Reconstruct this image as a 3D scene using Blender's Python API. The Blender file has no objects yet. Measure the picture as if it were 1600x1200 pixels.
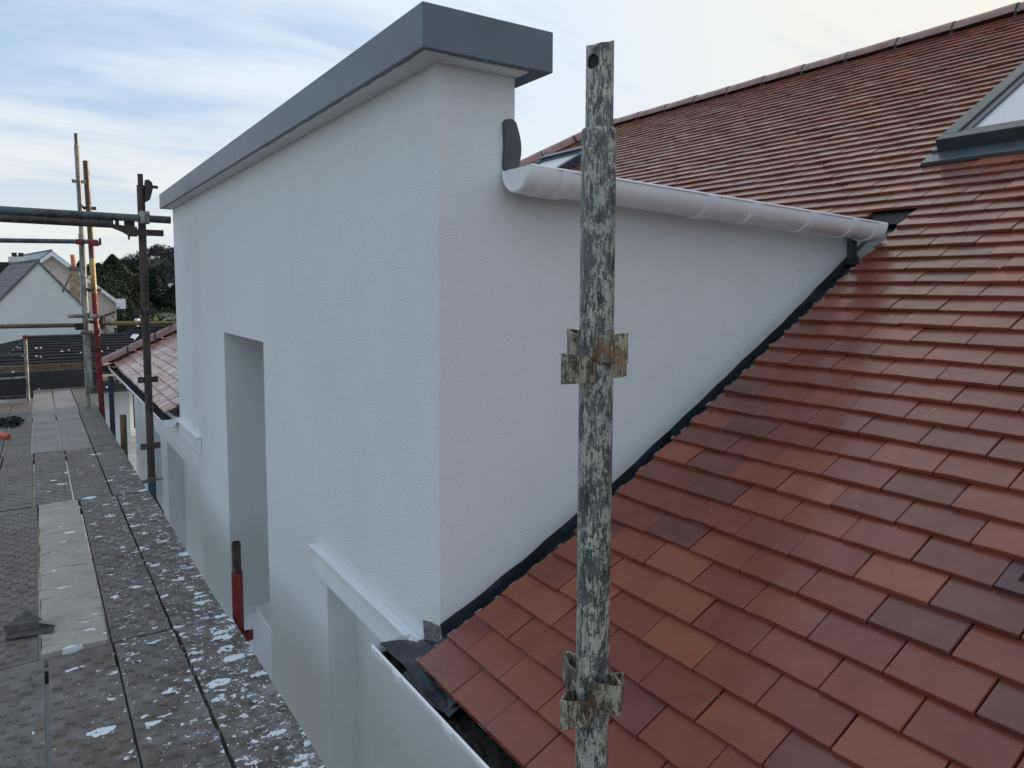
import bpy, math, random
from mathutils import Vector, Matrix, Euler
random.seed(7)
R = math.radians
S = bpy.context.scene
COL = S.collection

# ------------------------------------------------------------------ camera
cam_d = bpy.data.cameras.new('camera')
cam = bpy.data.objects.new('camera', cam_d); COL.objects.link(cam)
YAW, PITCH = 0.580334, 0.0792036
ROLL = -0.00167
fw = Vector((math.sin(YAW)*math.cos(PITCH), math.cos(YAW)*math.cos(PITCH), -math.sin(PITCH)))
rt = Vector((math.cos(YAW), -math.sin(YAW), 0.0))
dn = fw.cross(rt)
r2 = rt*math.cos(ROLL) + dn*math.sin(ROLL); d2 = -rt*math.sin(ROLL) + dn*math.cos(ROLL)
cam.matrix_world = Matrix(((r2.x, -d2.x, -fw.x, 0), (r2.y, -d2.y, -fw.y, 0), (r2.z, -d2.z, -fw.z, 0), (0, 0, 0, 1)))
cam_d.sensor_width = 36; cam_d.lens = 36*1126.38/1600
cam_d.shift_x = 4.16/1600; cam_d.shift_y = -63.1/1600
cam_d.clip_start = 0.05; cam_d.clip_end = 6000
S.camera = cam

# ------------------------------------------------------------------ light
SUN_EL, SUN_AZ = R(7), R(80)          # azimuth from +Y towards +X
sd = Vector((math.sin(SUN_AZ)*math.cos(SUN_EL), math.cos(SUN_AZ)*math.cos(SUN_EL), math.sin(SUN_EL)))
sl = bpy.data.lights.new('sun', 'SUN'); sl.energy = 4.0; sl.angle = R(0.5); sl.color = (1.0, 0.78, 0.55)
so = bpy.data.objects.new('sun', sl); COL.objects.link(so)
so.rotation_euler = sd.to_track_quat('Z', 'Y').to_euler(); so.location = (30, 5, 20)

W = bpy.data.worlds.new('World'); S.world = W; W.use_nodes = True
def world():
    nt = W.node_tree; nt.nodes.clear(); N = nt.nodes.new; L = nt.links.new
    out = N('ShaderNodeOutputWorld'); bg = N('ShaderNodeBackground'); bg.inputs[1].default_value = 0.1
    sky = N('ShaderNodeTexSky'); sky.sky_type = 'NISHITA'; sky.sun_disc = False
    sky.sun_elevation = SUN_EL; sky.sun_rotation = SUN_AZ; sky.air_density = 1.0; sky.dust_density = 1.0; sky.ozone_density = 1.5
    tc = N('ShaderNodeTexCoord'); sep = N('ShaderNodeSeparateXYZ'); L(tc.outputs['Generated'], sep.inputs[0])
    def m(op, a, b=None, clamp=False):
        n = N('ShaderNodeMath'); n.operation = op; n.use_clamp = clamp
        for i, v in enumerate((a, b)):
            if v is None: continue
            if isinstance(v, (int, float)): n.inputs[i].default_value = v
            else: L(v, n.inputs[i])
        return n.outputs[0]
    z = m('MAXIMUM', sep.outputs[2], 0.0)
    zz = m('ADD', z, 0.22)
    px = m('DIVIDE', sep.outputs[0], zz); py = m('DIVIDE', sep.outputs[1], zz)
    cb = N('ShaderNodeCombineXYZ'); L(px, cb.inputs[0]); L(py, cb.inputs[1])
    mp = N('ShaderNodeMapping'); L(cb.outputs[0], mp.inputs[0])
    mp.inputs['Rotation'].default_value = (0, 0, R(-47)); mp.inputs['Scale'].default_value = (0.55, 1.9, 1); mp.inputs['Location'].default_value = (2.3, 0.62, 0)
    n1 = N('ShaderNodeTexNoise'); n1.inputs['Scale'].default_value = 1.1; n1.inputs['Detail'].default_value = 5; n1.inputs['Roughness'].default_value = 0.55; n1.inputs['Distortion'].default_value = 0.35
    L(mp.outputs[0], n1.inputs[0])
    n2 = N('ShaderNodeTexNoise'); n2.inputs['Scale'].default_value = 5; n2.inputs['Detail'].default_value = 8; n2.inputs['Roughness'].default_value = 0.62; n2.inputs['Distortion'].default_value = 0.6
    L(mp.outputs[0], n2.inputs[0])
    s = m('ADD', m('MULTIPLY', n1.outputs[0], 0.87), m('MULTIPLY', n2.outputs[0], 0.13))
    # clouds thin out to the left (-x), thicken to the right
    bias = m('MULTIPLY', m('MINIMUM', m('MAXIMUM', sep.outputs[0], -0.15), 0.9), 0.20)
    s = m('ADD', s, bias)
    mr = N('ShaderNodeMapRange'); mr.interpolation_type = 'SMOOTHSTEP'
    mr.inputs[1].default_value = 0.36; mr.inputs[2].default_value = 0.59; mr.inputs[3].default_value = 0.24; mr.inputs[4].default_value = 1.0
    L(s, mr.inputs[0])
    hz = N('ShaderNodeMapRange'); hz.interpolation_type = 'SMOOTHSTEP'
    hz.inputs[1].default_value = -0.02; hz.inputs[2].default_value = 0.26; hz.inputs[3].default_value = 0.97; hz.inputs[4].default_value = 0.0
    L(sep.outputs[2], hz.inputs[0])
    mask = m('MAXIMUM', mr.outputs[0], hz.outputs[0])
    # cloud colour: warm near the horizon, cooler above, warmer towards the sun
    ccm = N('ShaderNodeMix'); ccm.data_type = 'RGBA'
    zr = N('ShaderNodeMapRange'); zr.interpolation_type = 'SMOOTHSTEP'; L(sep.outputs[2], zr.inputs[0]); zr.inputs[1].default_value = 0.0; zr.inputs[2].default_value = 0.30
    L(zr.outputs[0], ccm.inputs[0]); ccm.inputs[6].default_value = (5.8, 5.95, 5.65, 1); ccm.inputs[7].default_value = (5.15, 5.85, 6.6, 1)
    dt = N('ShaderNodeVectorMath'); dt.operation = 'DOT_PRODUCT'; L(tc.outputs['Generated'], dt.inputs[0]); dt.inputs[1].default_value = (math.sin(R(82))*.93, math.cos(R(82))*.93, .36)
    sr = N('ShaderNodeMapRange'); sr.interpolation_type = 'SMOOTHSTEP'; L(dt.outputs['Value'], sr.inputs[0]); sr.inputs[1].default_value = 0.70; sr.inputs[2].default_value = 1.0
    wm = N('ShaderNodeMix'); wm.data_type = 'RGBA'; L(sr.outputs[0], wm.inputs[0]); L(ccm.outputs[2], wm.inputs[6]); wm.inputs[7].default_value = (6.3, 6.15, 5.5, 1)
    skb = N('ShaderNodeMix'); skb.data_type = 'RGBA'; skb.inputs[0].default_value = 0.8
    L(sky.outputs[0], skb.inputs[6]); skb.inputs[7].default_value = (3.0, 4.3, 6.1, 1)
    fin = N('ShaderNodeMix'); fin.data_type = 'RGBA'; L(mask, fin.inputs[0]); L(skb.outputs[2], fin.inputs[6]); L(wm.outputs[2], fin.inputs[7])
    L(fin.outputs[2], bg.inputs[0]); L(bg.outputs[0], out.inputs[0])
world()
S.view_settings.view_transform = 'Standard'; S.view_settings.look = 'None'
S.view_settings.exposure = 0.58; S.view_settings.gamma = 1.0; S.view_settings.use_curve_mapping = False
S.render.engine = 'CYCLES'

# ------------------------------------------------------------------ helpers
def tag(o, label=None, cat=None, group=None, kind=None):
    if label: o['label'] = label
    if cat: o['category'] = cat
    if group: o['group'] = group
    if kind: o['kind'] = kind
    return o
def empty(name, loc, label, cat, group=None):
    o = bpy.data.objects.new(name, None); o.empty_display_size = 0.1; COL.objects.link(o); o.location = loc
    return tag(o, label, cat, group)

class MB:
    def __init__(s): s.v = []; s.f = []; s.mi = []; s.cur = 0
    def add(s, vs, fs):
        b = len(s.v); s.v += [tuple(v) for v in vs]; s.f += [tuple(b+i for i in f) for f in fs]; s.mi += [s.cur]*len(fs)
    def box(s, x0, x1, y0, y1, z0, z1, M=None):
        vs = [Vector((x, y, z)) for z in (z0, z1) for y in (y0, y1) for x in (x0, x1)]
        if M: vs = [M @ v for v in vs]
        s.add(vs, [(0, 2, 3, 1), (4, 5, 7, 6), (0, 1, 5, 4), (2, 6, 7, 3), (0, 4, 6, 2), (1, 3, 7, 5)])
    def tube(s, a, b, r, n=16, r2=None, cap=True, inner=None):
        a = Vector(a); b = Vector(b); d = (b-a).normalized()
        u = d.orthogonal().normalized(); w = d.cross(u); r2 = r if r2 is None else r2
        vs = []
        for p, rr in ((a, r), (b, r2)):
            vs += [p + (u*math.cos(2*math.pi*k/n) + w*math.sin(2*math.pi*k/n))*rr for k in range(n)]
        fs = [(k, (k+1) % n, n+(k+1) % n, n+k) for k in range(n)]
        if inner:
            for p in (b, b - d*0.12):
                vs += [p + (u*math.cos(2*math.pi*k/n) + w*math.sin(2*math.pi*k/n))*inner for k in range(n)]
            fs += [(n+k, n+(k+1) % n, 2*n+(k+1) % n, 2*n+k) for k in range(n)]
            fs += [(2*n+k, 2*n+(k+1) % n, 3*n+(k+1) % n, 3*n+k) for k in range(n)]
            fs += [tuple(range(n))[::-1], tuple(range(3*n, 4*n))]
        elif cap: fs += [tuple(range(n))[::-1], tuple(range(n, 2*n))]
        s.add(vs, fs)
    def prism(s, poly, axis, a0, a1):
        """polygon (list of 2d) extruded along axis 0/1/2"""
        n = len(poly)
        def pt(p, a):
            q = list(p); q.insert(axis, a); return q
        vs = [pt(p, a0) for p in poly] + [pt(p, a1) for p in poly]
        s.add(vs, [(k, (k+1) % n, n+(k+1) % n, n+k) for k in range(n)] + [tuple(range(n))[::-1], tuple(range(n, 2*n))])
    def build(s, name, mat, parent=None, smooth=False, mats=None, bevel=0):
        me = bpy.data.meshes.new(name); me.from_pydata(s.v, [], s.f)
        for m_ in (mats or [mat]): me.materials.append(m_)
        if mats: me.polygons.foreach_set('material_index', s.mi)
        import bmesh
        bm = bmesh.new(); bm.from_mesh(me); bmesh.ops.recalc_face_normals(bm, faces=bm.faces)
        if bevel: bmesh.ops.bevel(bm, geom=[e for e in bm.edges if len(e.link_faces) == 2 and e.calc_face_angle(0) > .5], offset=bevel, segments=2, affect='EDGES', profile=.6)
        bm.to_mesh(me); bm.free()
        if smooth:
            me.polygons.foreach_set('use_smooth', [True]*len(me.polygons))
            try: me.set_sharp_from_angle(angle=R(35))
            except Exception: pass
        me.update()
        o = bpy.data.objects.new(name, me); COL.objects.link(o)
        if parent is not None: attach(o, parent)
        return o
WM = {}      # world matrices of parents (all parents are unrotated)
def attach(o, p):
    o.parent = p
    if p.name not in WM:
        WM[p.name] = (WM[p.parent.name] if p.parent else Matrix.Identity(4)) @ (Matrix.Identity(4) if p.parent else Matrix.Translation(p.location))
    # top parents sit at their base; every child keeps world coordinates
    o.matrix_parent_inverse = (Matrix.Translation(-p.location) if p.parent is None else Matrix.Identity(4))
    return o

# ------------------------------------------------------------------ materials
def mat(name):
    m = bpy.data.materials.new(name); m.use_nodes = True; nt = m.node_tree
    b = nt.nodes['Principled BSDF']
    return m, nt, b
def noise(nt, vec, scale, detail=6, rough=.55, dist=0.0):
    n = nt.nodes.new('ShaderNodeTexNoise'); n.inputs['Scale'].default_value = scale; n.inputs['Detail'].default_value = detail
    n.inputs['Roughness'].default_value = rough; n.inputs['Distortion'].default_value = dist
    if vec is not None: nt.links.new(vec, n.inputs['Vector'])
    return n.outputs[0]
def ramp(nt, fac, stops, mode='LINEAR'):
    r = nt.nodes.new('ShaderNodeValToRGB'); r.color_ramp.interpolation = mode
    e = r.color_ramp.elements
    while len(e) < len(stops): e.new(0.5)
    for k, (p, c) in enumerate(stops):
        e[k].position = p; e[k].color = (c, c, c, 1) if isinstance(c, (int, float)) else (*c, 1)
    nt.links.new(fac, r.inputs[0]); return r.outputs[0]
def mix(nt, fac, a, b, mode='MIX'):
    m = nt.nodes.new('ShaderNodeMix'); m.data_type = 'RGBA'; m.blend_type = mode
    for i, v in ((0, fac), (6, a), (7, b)):
        if isinstance(v, (int, float)): m.inputs[i].default_value = v
        elif isinstance(v, tuple): m.inputs[i].default_value = (*v, 1)
        else: nt.links.new(v, m.inputs[i])
    return m.outputs[2]
def mth(nt, op, a, b=None, clamp=False):
    n = nt.nodes.new('ShaderNodeMath'); n.operation = op; n.use_clamp = clamp
    for i, v in enumerate((a, b)):
        if v is None: continue
        if isinstance(v, (int, float)): n.inputs[i].default_value = v
        else: nt.links.new(v, n.inputs[i])
    return n.outputs[0]
def bump(nt, b, h, strength=.3, dist=.002, normal=None):
    n = nt.nodes.new('ShaderNodeBump'); n.inputs['Strength'].default_value = strength; n.inputs['Distance'].default_value = dist
    nt.links.new(h, n.inputs['Height'])
    if normal is not None: nt.links.new(normal, n.inputs['Normal'])
    nt.links.new(n.outputs[0], b.inputs['Normal']); return n
def objvec(nt, scale=(1, 1, 1), kind='Object'):
    t = nt.nodes.new('ShaderNodeTexCoord'); m = nt.nodes.new('ShaderNodeMapping'); m.inputs['Scale'].default_value = scale
    nt.links.new(t.outputs[kind], m.inputs[0]); return m.outputs[0]
def worldvec(nt, scale=(1, 1, 1)):
    t = nt.nodes.new('ShaderNodeNewGeometry'); m = nt.nodes.new('ShaderNodeMapping'); m.inputs['Scale'].default_value = scale
    nt.links.new(t.outputs['Position'], m.inputs[0]); return m.outputs[0]

def m_plain(name, c, rough=.5, metal=0, nscale=8, var=.15, bmp=0.0, bscale=60, spec=.5):
    m, nt, b = mat(name); v = worldvec(nt)
    n = noise(nt, v, nscale, 5)
    lo = tuple(x*(1-var) for x in c); hi = tuple(min(1, x*(1+var)) for x in c)
    nt.links.new(ramp(nt, n, [(.3, lo), (.7, hi)]), b.inputs['Base Color'])
    b.inputs['Roughness'].default_value = rough; b.inputs['Metallic'].default_value = metal
    b.inputs['Specular IOR Level'].default_value = spec
    if bmp: bump(nt, b, noise(nt, v, bscale, 4), bmp, .003)
    return m
def m_render(name='white_render', c=(.83, .87, .885), bev=.006):
    m, nt, b = mat(name); v = worldvec(nt)
    big = noise(nt, v, 1.3, 4, .6); mid = noise(nt, v, 30, 4)
    col = mix(nt, ramp(nt, big, [(.35, 0.0), (.7, 1.0)]), tuple(x*.93 for x in c), c)
    col = mix(nt, ramp(nt, noise(nt, worldvec(nt, (3.5, 3.5, .5)), 1.6, 5, .65), [(.5, 0.0), (.72, .35)]), col, tuple(x*.90 for x in c))
    col = mix(nt, ramp(nt, mid, [(.3, 0.0), (.75, .25)]), col, tuple(x*.86 for x in c))
    nt.links.new(col, b.inputs['Base Color']); b.inputs['Roughness'].default_value = .72; b.inputs['Specular IOR Level'].default_value = .3
    grit = noise(nt, v, 210, 3, .6); lump = noise(nt, v, 80, 3, .5)
    h = mth(nt, 'ADD', ramp(nt, grit, [(.35, 0.0), (.65, 1.0)]), mth(nt, 'MULTIPLY', lump, .8))
    h = mth(nt, 'ADD', h, mth(nt, 'MULTIPLY', noise(nt, v, 4, 2), 1.2))
    bump(nt, b, h, .85, .0025)
    return m
def m_mottled(name, base, flake, dark, amount=.5, scale=26, rust=None):
    """weathered tube: paint flakes, streaks and bare metal"""
    m, nt, b = mat(name); v = worldvec(nt, (1, 1, .28)); vv = worldvec(nt)
    n1 = noise(nt, v, scale, 8, .7, .4); n2 = noise(nt, v, scale*3.3, 8, .72); n3 = noise(nt, vv, scale*.35, 4)
    s = mth(nt, 'ADD', mth(nt, 'MULTIPLY', n1, .5), mth(nt, 'ADD', mth(nt, 'MULTIPLY', n2, .28), mth(nt, 'MULTIPLY', n3, .3)))
    f = ramp(nt, s, [(.555-amount*.06, 0.0), (.585-amount*.06, 1.0)])
    c = mix(nt, f, dark, flake)
    g = ramp(nt, noise(nt, vv, scale*.55, 7, .75), [(.47, 0.0), (.60, 1.0)])
    c = mix(nt, mth(nt, 'MULTIPLY', g, .6), c, base)
    sc = ramp(nt, noise(nt, worldvec(nt, (1, 1, .04)), scale*3.0, 4, .7), [(.40, 1.0), (.50, 0.0)])
    c = mix(nt, mth(nt, 'MULTIPLY', sc, .28), c, dark)
    if rust:
        rr = ramp(nt, noise(nt, vv, scale*.5, 8, .75), [(.60, 0.0), (.68, 1.0)]); c = mix(nt, mth(nt, 'MULTIPLY', rr, .8), c, rust)
    nt.links.new(c, b.inputs['Base Color'])
    nt.links.new(ramp(nt, f, [(0, .42), (1, .68)]), b.inputs['Roughness']); b.inputs['Metallic'].default_value = .15
    bump(nt, b, mth(nt, 'ADD', f, mth(nt, 'MULTIPLY', n2, .6)), .5, .0012)
    return m

def m_pole(name, paint, paint2, metal, metal2, rustc, rustamt=.66, cover=.5):
    m, nt, b = mat(name)
    v1 = worldvec(nt, (1, 1, .55)); v2 = worldvec(nt, (1, 1, .12)); v = worldvec(nt)
    big = noise(nt, v1, 34, 12, .85, .25); fine = noise(nt, v2, 420, 3, .6); mid = noise(nt, v, 300, 4, .7)
    s_ = mth(nt, 'ADD', mth(nt, 'MULTIPLY', big, .62), mth(nt, 'ADD', mth(nt, 'MULTIPLY', fine, .22), mth(nt, 'MULTIPLY', mid, .16)))
    a = ramp(nt, s_, [(cover-.012, 0.0), (cover+.016, 1.0)])
    pc = mix(nt, ramp(nt, noise(nt, v, 13, 6, .7), [(.35, 0.0), (.65, 1.0)]), paint, paint2)
    mc = mix(nt, ramp(nt, noise(nt, v1, 60, 6, .75), [(.38, 0.0), (.64, 1.0)]), metal, metal2)
    c = mix(nt, a, mc, pc)
    rr = ramp(nt, noise(nt, v, 19, 8, .75), [(rustamt-.05, 0.0), (rustamt+.03, 1.0)]); c = mix(nt, mth(nt, 'MULTIPLY', rr, .7), c, rustc)
    nt.links.new(c, b.inputs['Base Color']); nt.links.new(ramp(nt, a, [(0, .36), (1, .6)]), b.inputs['Roughness'])
    b.inputs['Metallic'].default_value = .25
    bump(nt, b, mth(nt, 'ADD', a, mth(nt, 'MULTIPLY', mid, .5)), .35, .0007)
    return m

def m_tile(name='clay_tile', frost=False):
    m, nt, b = mat(name)
    oi = nt.nodes.new('ShaderNodeObjectInfo'); ge = nt.nodes.new('ShaderNodeNewGeometry')
    rnd = mth(nt, 'FRACT', mth(nt, 'ADD', oi.outputs['Random'], ge.outputs['Random Per Island']))
    rnd2 = mth(nt, 'FRACT', mth(nt, 'MULTIPLY', rnd, 7.31)); rnd3 = mth(nt, 'FRACT', mth(nt, 'MULTIPLY', rnd, 19.7))
    base = ramp(nt, rnd, [(0, (.140, .044, .034)), (.05, (.150, .047, .033)), (.09, (.180, .049, .029)), (.40, (.195, .050, .028)), (.70, (.212, .054, .028)), (.93, (.235, .062, .030)), (.965, (.285, .080, .035)), (1, (.26, .072, .034))])
    v = worldvec(nt)
    n1 = noise(nt, v, 9, 6, .6, .3); n2 = noise(nt, v, 160, 4, .6)
    c = mix(nt, ramp(nt, n1, [(.35, 0.0), (.7, .55)]), base, mix(nt, 1.0, base, (.62, .50, .50), 'MULTIPLY'))
    c = mix(nt, ramp(nt, n2, [(.45, 0.0), (.75, .22)]), c, (.10, .04, .035))
    # mortar dust specks
    vo = nt.nodes.new('ShaderNodeTexVoronoi'); vo.inputs['Scale'].default_value = 17; nt.links.new(v, vo.inputs['Vector'])
    vsep = nt.nodes.new('ShaderNodeSeparateXYZ'); nt.links.new(vo.outputs['Color'], vsep.inputs[0])
    sp = mth(nt, 'MULTIPLY', ramp(nt, vo.outputs['Distance'], [(.028, 1.0), (.05, 0.0)]), mth(nt, 'GREATER_THAN', vsep.outputs[0], .62))
    c = mix(nt, mth(nt, 'MULTIPLY', sp, .8), c, (.55, .52, .50))
    if frost:
        fr = ramp(nt, noise(nt, worldvec(nt, (1, 1, 1)), 4.5, 7, .65, .6), [(.44, 0.0), (.60, 1.0)])
        c = mix(nt, mth(nt, 'MULTIPLY', fr, .75), mix(nt, .5, c, (.36, .12, .07)), (.50, .38, .36))
    nt.links.new(c, b.inputs['Base Color'])
    wet = ramp(nt, rnd2, [(.80, 0.0), (.86, 1.0)])
    ro = mth(nt, 'SUBTRACT', ramp(nt, noise(nt, v, 22, 5, .6), [(.3, .30), (.7, .46)]), mth(nt, 'MULTIPLY', wet, .10))
    nt.links.new(ro, b.inputs['Roughness']); b.inputs['Specular IOR Level'].default_value = .34
    b.inputs['Coat Weight'].default_value = .45; b.inputs['Coat Roughness'].default_value = .17; b.inputs['Coat IOR'].default_value = 1.42
    # rain droplets on some of the tiles
    vd = nt.nodes.new('ShaderNodeTexVoronoi'); vd.inputs['Scale'].default_value = 230; nt.links.new(v, vd.inputs['Vector'])
    dr = mth(nt, 'MULTIPLY', ramp(nt, vd.outputs['Distance'], [(.12, 1.0), (.42, 0.0)]), mth(nt, 'MULTIPLY', wet, ramp(nt, noise(nt, v, 14, 3), [(.42, 0.0), (.55, 1.0)])))
    h = mth(nt, 'ADD', mth(nt, 'MULTIPLY', n2, .3), mth(nt, 'MULTIPLY', dr, 1.3))
    h = mth(nt, 'ADD', h, mth(nt, 'MULTIPLY', noise(nt, v, 35, 4), .5))
    bump(nt, b, h, .32, .0014)
    return m

def m_deck(name, kind='steel'):
    m, nt, b = mat(name); v = worldvec(nt)
    oi = nt.nodes.new('ShaderNodeObjectInfo')
    n1 = noise(nt, v, 3.2, 7, .65, .4); n2 = noise(nt, v, 24, 7, .7, .3); n3 = noise(nt, v, 90, 5, .65)
    if kind == 'steel':
        c = ramp(nt, n1, [(.30, (.060, .042, .032)), (.48, (.115, .092, .076)), (.62, (.155, .135, .12)), (.8, (.22, .20, .185))])
        c = mix(nt, mth(nt, 'MULTIPLY', oi.outputs['Random'], .6), c, (.12, .085, .062))
        c = mix(nt, ramp(nt, n2, [(.50, 0.0), (.66, .6)]), c, (.22, .215, .22))
        c = mix(nt, ramp(nt, noise(nt, v, 11, 6, .7), [(.50, 0.0), (.68, .8)]), c, (.045, .030, .022))
    elif kind == 'ply':
        c = ramp(nt, n1, [(.3, (.30, .255, .21)), (.7, (.43, .385, .33))])
        st = noise(nt, worldvec(nt, (7, 26, 5)), 1.0, 7, .68)
        c = mix(nt, ramp(nt, st, [(.54, 0.0), (.64, .85)]), c, (.13, .12, .11))
        c = mix(nt, ramp(nt, n2, [(.52, 0.0), (.7, .6)]), c, (.18, .16, .145))
    else:
        c = ramp(nt, n1, [(.3, (.13, .105, .09)), (.5, (.20, .175, .16)), (.75, (.27, .27, .27))])
        c = mix(nt, ramp(nt, n2, [(.5, 0.0), (.7, .5)]), c, (.12, .10, .09))
    # dusty white film and paint splashes, densest along the wall-side edge near the corner
    sx = nt.nodes.new('ShaderNodeSeparateXYZ'); g = nt.nodes.new('ShaderNodeNewGeometry'); nt.links.new(g.outputs['Position'], sx.inputs[0])
    dx = nt.nodes.new('ShaderNodeMapRange'); nt.links.new(sx.outputs[0], dx.inputs[0]); dx.inputs[1].default_value = -.25; dx.inputs[2].default_value = .62
    dy = nt.nodes.new('ShaderNodeMapRange'); nt.links.new(sx.outputs[1], dy.inputs[0]); dy.inputs[1].default_value = 7.8; dy.inputs[2].default_value = 1.9
    dens = mth(nt, 'MULTIPLY', mth(nt, 'POWER', dx.outputs[0], 2.6), mth(nt, 'POWER', dy.outputs[0], .8))
    warp = nt.nodes.new('ShaderNodeVectorMath'); warp.operation = 'ADD'
    wn = nt.nodes.new('ShaderNodeTexNoise'); wn.inputs['Scale'].default_value = 38; wn.inputs['Detail'].default_value = 5; nt.links.new(v, wn.inputs['Vector'])
    ws = nt.nodes.new('ShaderNodeVectorMath'); ws.operation = 'SCALE'; ws.inputs[3].default_value = .05; nt.links.new(wn.outputs[1], ws.inputs[0])
    vq = nt.nodes.new('ShaderNodeMapping'); vq.inputs['Scale'].default_value = (.62, 1, 1); nt.links.new(v, vq.inputs[0]); nt.links.new(vq.outputs[0], warp.inputs[0]); nt.links.new(ws.outputs[0], warp.inputs[1])
    tot = None
    for sc, rad, thr in ((11, .36, 1.3), (17, .35, 1.2), (29, .33, 1.0), (55, .32, .6), (105, .32, .3)):
        vo = nt.nodes.new('ShaderNodeTexVoronoi'); vo.inputs['Scale'].default_value = sc; nt.links.new(warp.outputs[0], vo.inputs['Vector'])
        cs = nt.nodes.new('ShaderNodeSeparateXYZ'); nt.links.new(vo.outputs['Color'], cs.inputs[0])
        size = mth(nt, 'MULTIPLY', mth(nt, 'ADD', mth(nt, 'MULTIPLY', cs.outputs[1], .6), .4), rad)
        on = mth(nt, 'LESS_THAN', cs.outputs[0], mth(nt, 'MULTIPLY', dens, thr))
        blob = mth(nt, 'MULTIPLY', mth(nt, 'GREATER_THAN', size, vo.outputs['Distance']), on)
        tot = blob if tot is None else mth(nt, 'MAXIMUM', tot, blob)
    film = mth(nt, 'MULTIPLY', ramp(nt, noise(nt, v, 7.5, 8, .72, .6), [(.48, 0.0), (.72, .7)]), mth(nt, 'ADD', dens, .16))
    c = mix(nt, film, c, (.35, .35, .345))
    c = mix(nt, tot, c, (.72, .76, .80))
    nt.links.new(c, b.inputs['Base Color']); b.inputs['Roughness'].default_value = .6
    b.inputs['Specular IOR Level'].default_value = .45
    h = mth(nt, 'ADD', mth(nt, 'MULTIPLY', n2, .8), mth(nt, 'ADD', mth(nt, 'MULTIPLY', n3, .5), mth(nt, 'MULTIPLY', tot, .8)))
    bump(nt, b, h, .5, .002)
    return m

def m_leaf(name, c1, c2):
    m, nt, b = mat(name); g = nt.nodes.new('ShaderNodeNewGeometry')
    nt.links.new(ramp(nt, g.outputs['Random Per Island'], [(0, c1), (1, c2)]), b.inputs['Base Color'])
    b.inputs['Roughness'].default_value = .7; b.inputs['Specular IOR Level'].default_value = .2
    return m

M = {}
M['render'] = m_render()
M['upvc'] = m_plain('white_plastic', (.83, .85, .87), .35, nscale=6, var=.04, bmp=.08, bscale=25)
M['fascia'] = m_plain('painted_fascia', (.74, .77, .80), .5, nscale=9, var=.05, bmp=.25, bscale=70)
M['coping'] = m_plain('grey_coated_metal', (.095, .125, .16), .42, nscale=5, var=.12, bmp=.08, bscale=9)
M['lead'] = m_plain('lead_sheet', (.020, .026, .036), .36, metal=.25, nscale=14, var=.7, bmp=.5, bscale=22)
M['slate_end'] = m_plain('dark_board_end', (.06, .072, .08), .6, nscale=20, var=.2, bmp=.3)
M['cement'] = m_plain('raw_cement', (.15, .15, .14), .85, nscale=60, var=.5, bmp=.8, bscale=90)
M['muck'] = m_plain('gutter_debris', (.018, .015, .013), .8, nscale=60, var=.8, bmp=1.0, bscale=120)
M['tile'] = m_tile(); M['tile_frost'] = m_tile('frosted_clay_tile', True)
M['ridge'] = m_plain('ridge_clay', (.30, .17, .145), .4, nscale=10, var=.3, bmp=.4, bscale=50)
M['ridge_frost'] = m_plain('ridge_clay_pale', (.26, .15, .14), .45, nscale=10, var=.3, bmp=.4, bscale=50)
M['mortar'] = m_plain('dark_mortar', (.05, .048, .045), .9)
M['wframe'] = m_plain('roof_window_metal', (.055, .068, .078), .38, metal=.3, nscale=8, var=.15, bmp=.15, bscale=80)
M['apron'] = m_plain('window_flashing', (.10, .125, .14), .32, metal=.4, nscale=8, var=.2, bmp=.2, bscale=14)
M['underlay'] = m_plain('roof_underlay', (.03, .025, .025), .9)
M['pole'] = m_pole('weathered_pole', (.50, .49, .40), (.31, .335, .30), (.034, .040, .044), (.13, .145, .148), (.20, .12, .06), .70, .508)
M['bracket'] = m_pole('weathered_bracket', (.42, .385, .27), (.30, .28, .215), (.050, .040, .032), (.13, .105, .08), (.22, .10, .035), .61, .505)
M['brown'] = m_mottled('rusty_pole', (.060, .038, .034), (.085, .06, .055), (.030, .020, .019), .3, 14, (.14, .05, .025))
M['brown2'] = m_mottled('brown_tube', (.13, .08, .045), (.17, .12, .07), (.07, .045, .030), .5, 14, (.20, .13, .03))
M['red'] = m_mottled('red_painted_tube', (.17, .014, .018), (.20, .022, .024), (.13, .010, .014), .6, 14)
M['blue'] = m_mottled('blue_painted_tube', (.030, .055, .085), (.055, .09, .13), (.02, .03, .045), .5, 18)
M['galv'] = m_mottled('galvanised_tube', (.24, .245, .235), (.33, .33, .31), (.10, .10, .09), .6, 12)
M['sunlit_galv'] = m_mottled('sunlit_galv_tube', (.40, .28, .10), (.50, .40, .20), (.20, .14, .06), .6, 12)  # yellow sunlight is put into this galvanised colour
M['greytube'] = m_mottled('dull_grey_tube', (.06, .075, .085), (.10, .12, .13), (.035, .042, .048), .5, 12)
M['ochre'] = m_mottled('ochre_tube', (.17, .12, .045), (.22, .16, .07), (.10, .07, .03), .5, 12)
M['steel'] = m_deck('steel_board'); M['ply'] = m_deck('ply_board', 'ply'); M['worn'] = m_deck('worn_board', 'worn')
M['dark'] = m_plain('dark_timber', (.022, .022, .025), .7, nscale=20, var=.4, bmp=.4)
M['timber'] = m_plain('timber', (.24, .19, .13), .7, nscale=20, var=.3)
M['glass'] = m_plain('window_glass', (.025, .03, .035), .06, nscale=2, var=.05)
M['frostglass'] = m_plain('misted_glass', (.50, .53, .56), .22, nscale=60, var=.08, bmp=.2, bscale=200)
M['scrap'] = m_plain('rusty_scrap', (.07, .062, .055), .5, metal=.4, nscale=20, var=.4, bmp=.3)
M['orange'] = m_plain('orange_paint', (.55, .10, .04), .5)
M['black'] = m_plain('black_cloth_and_shade', (.012, .012, .013), .8)  # cloth and trim; also stands in for shade in vent slots and spigot

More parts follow.
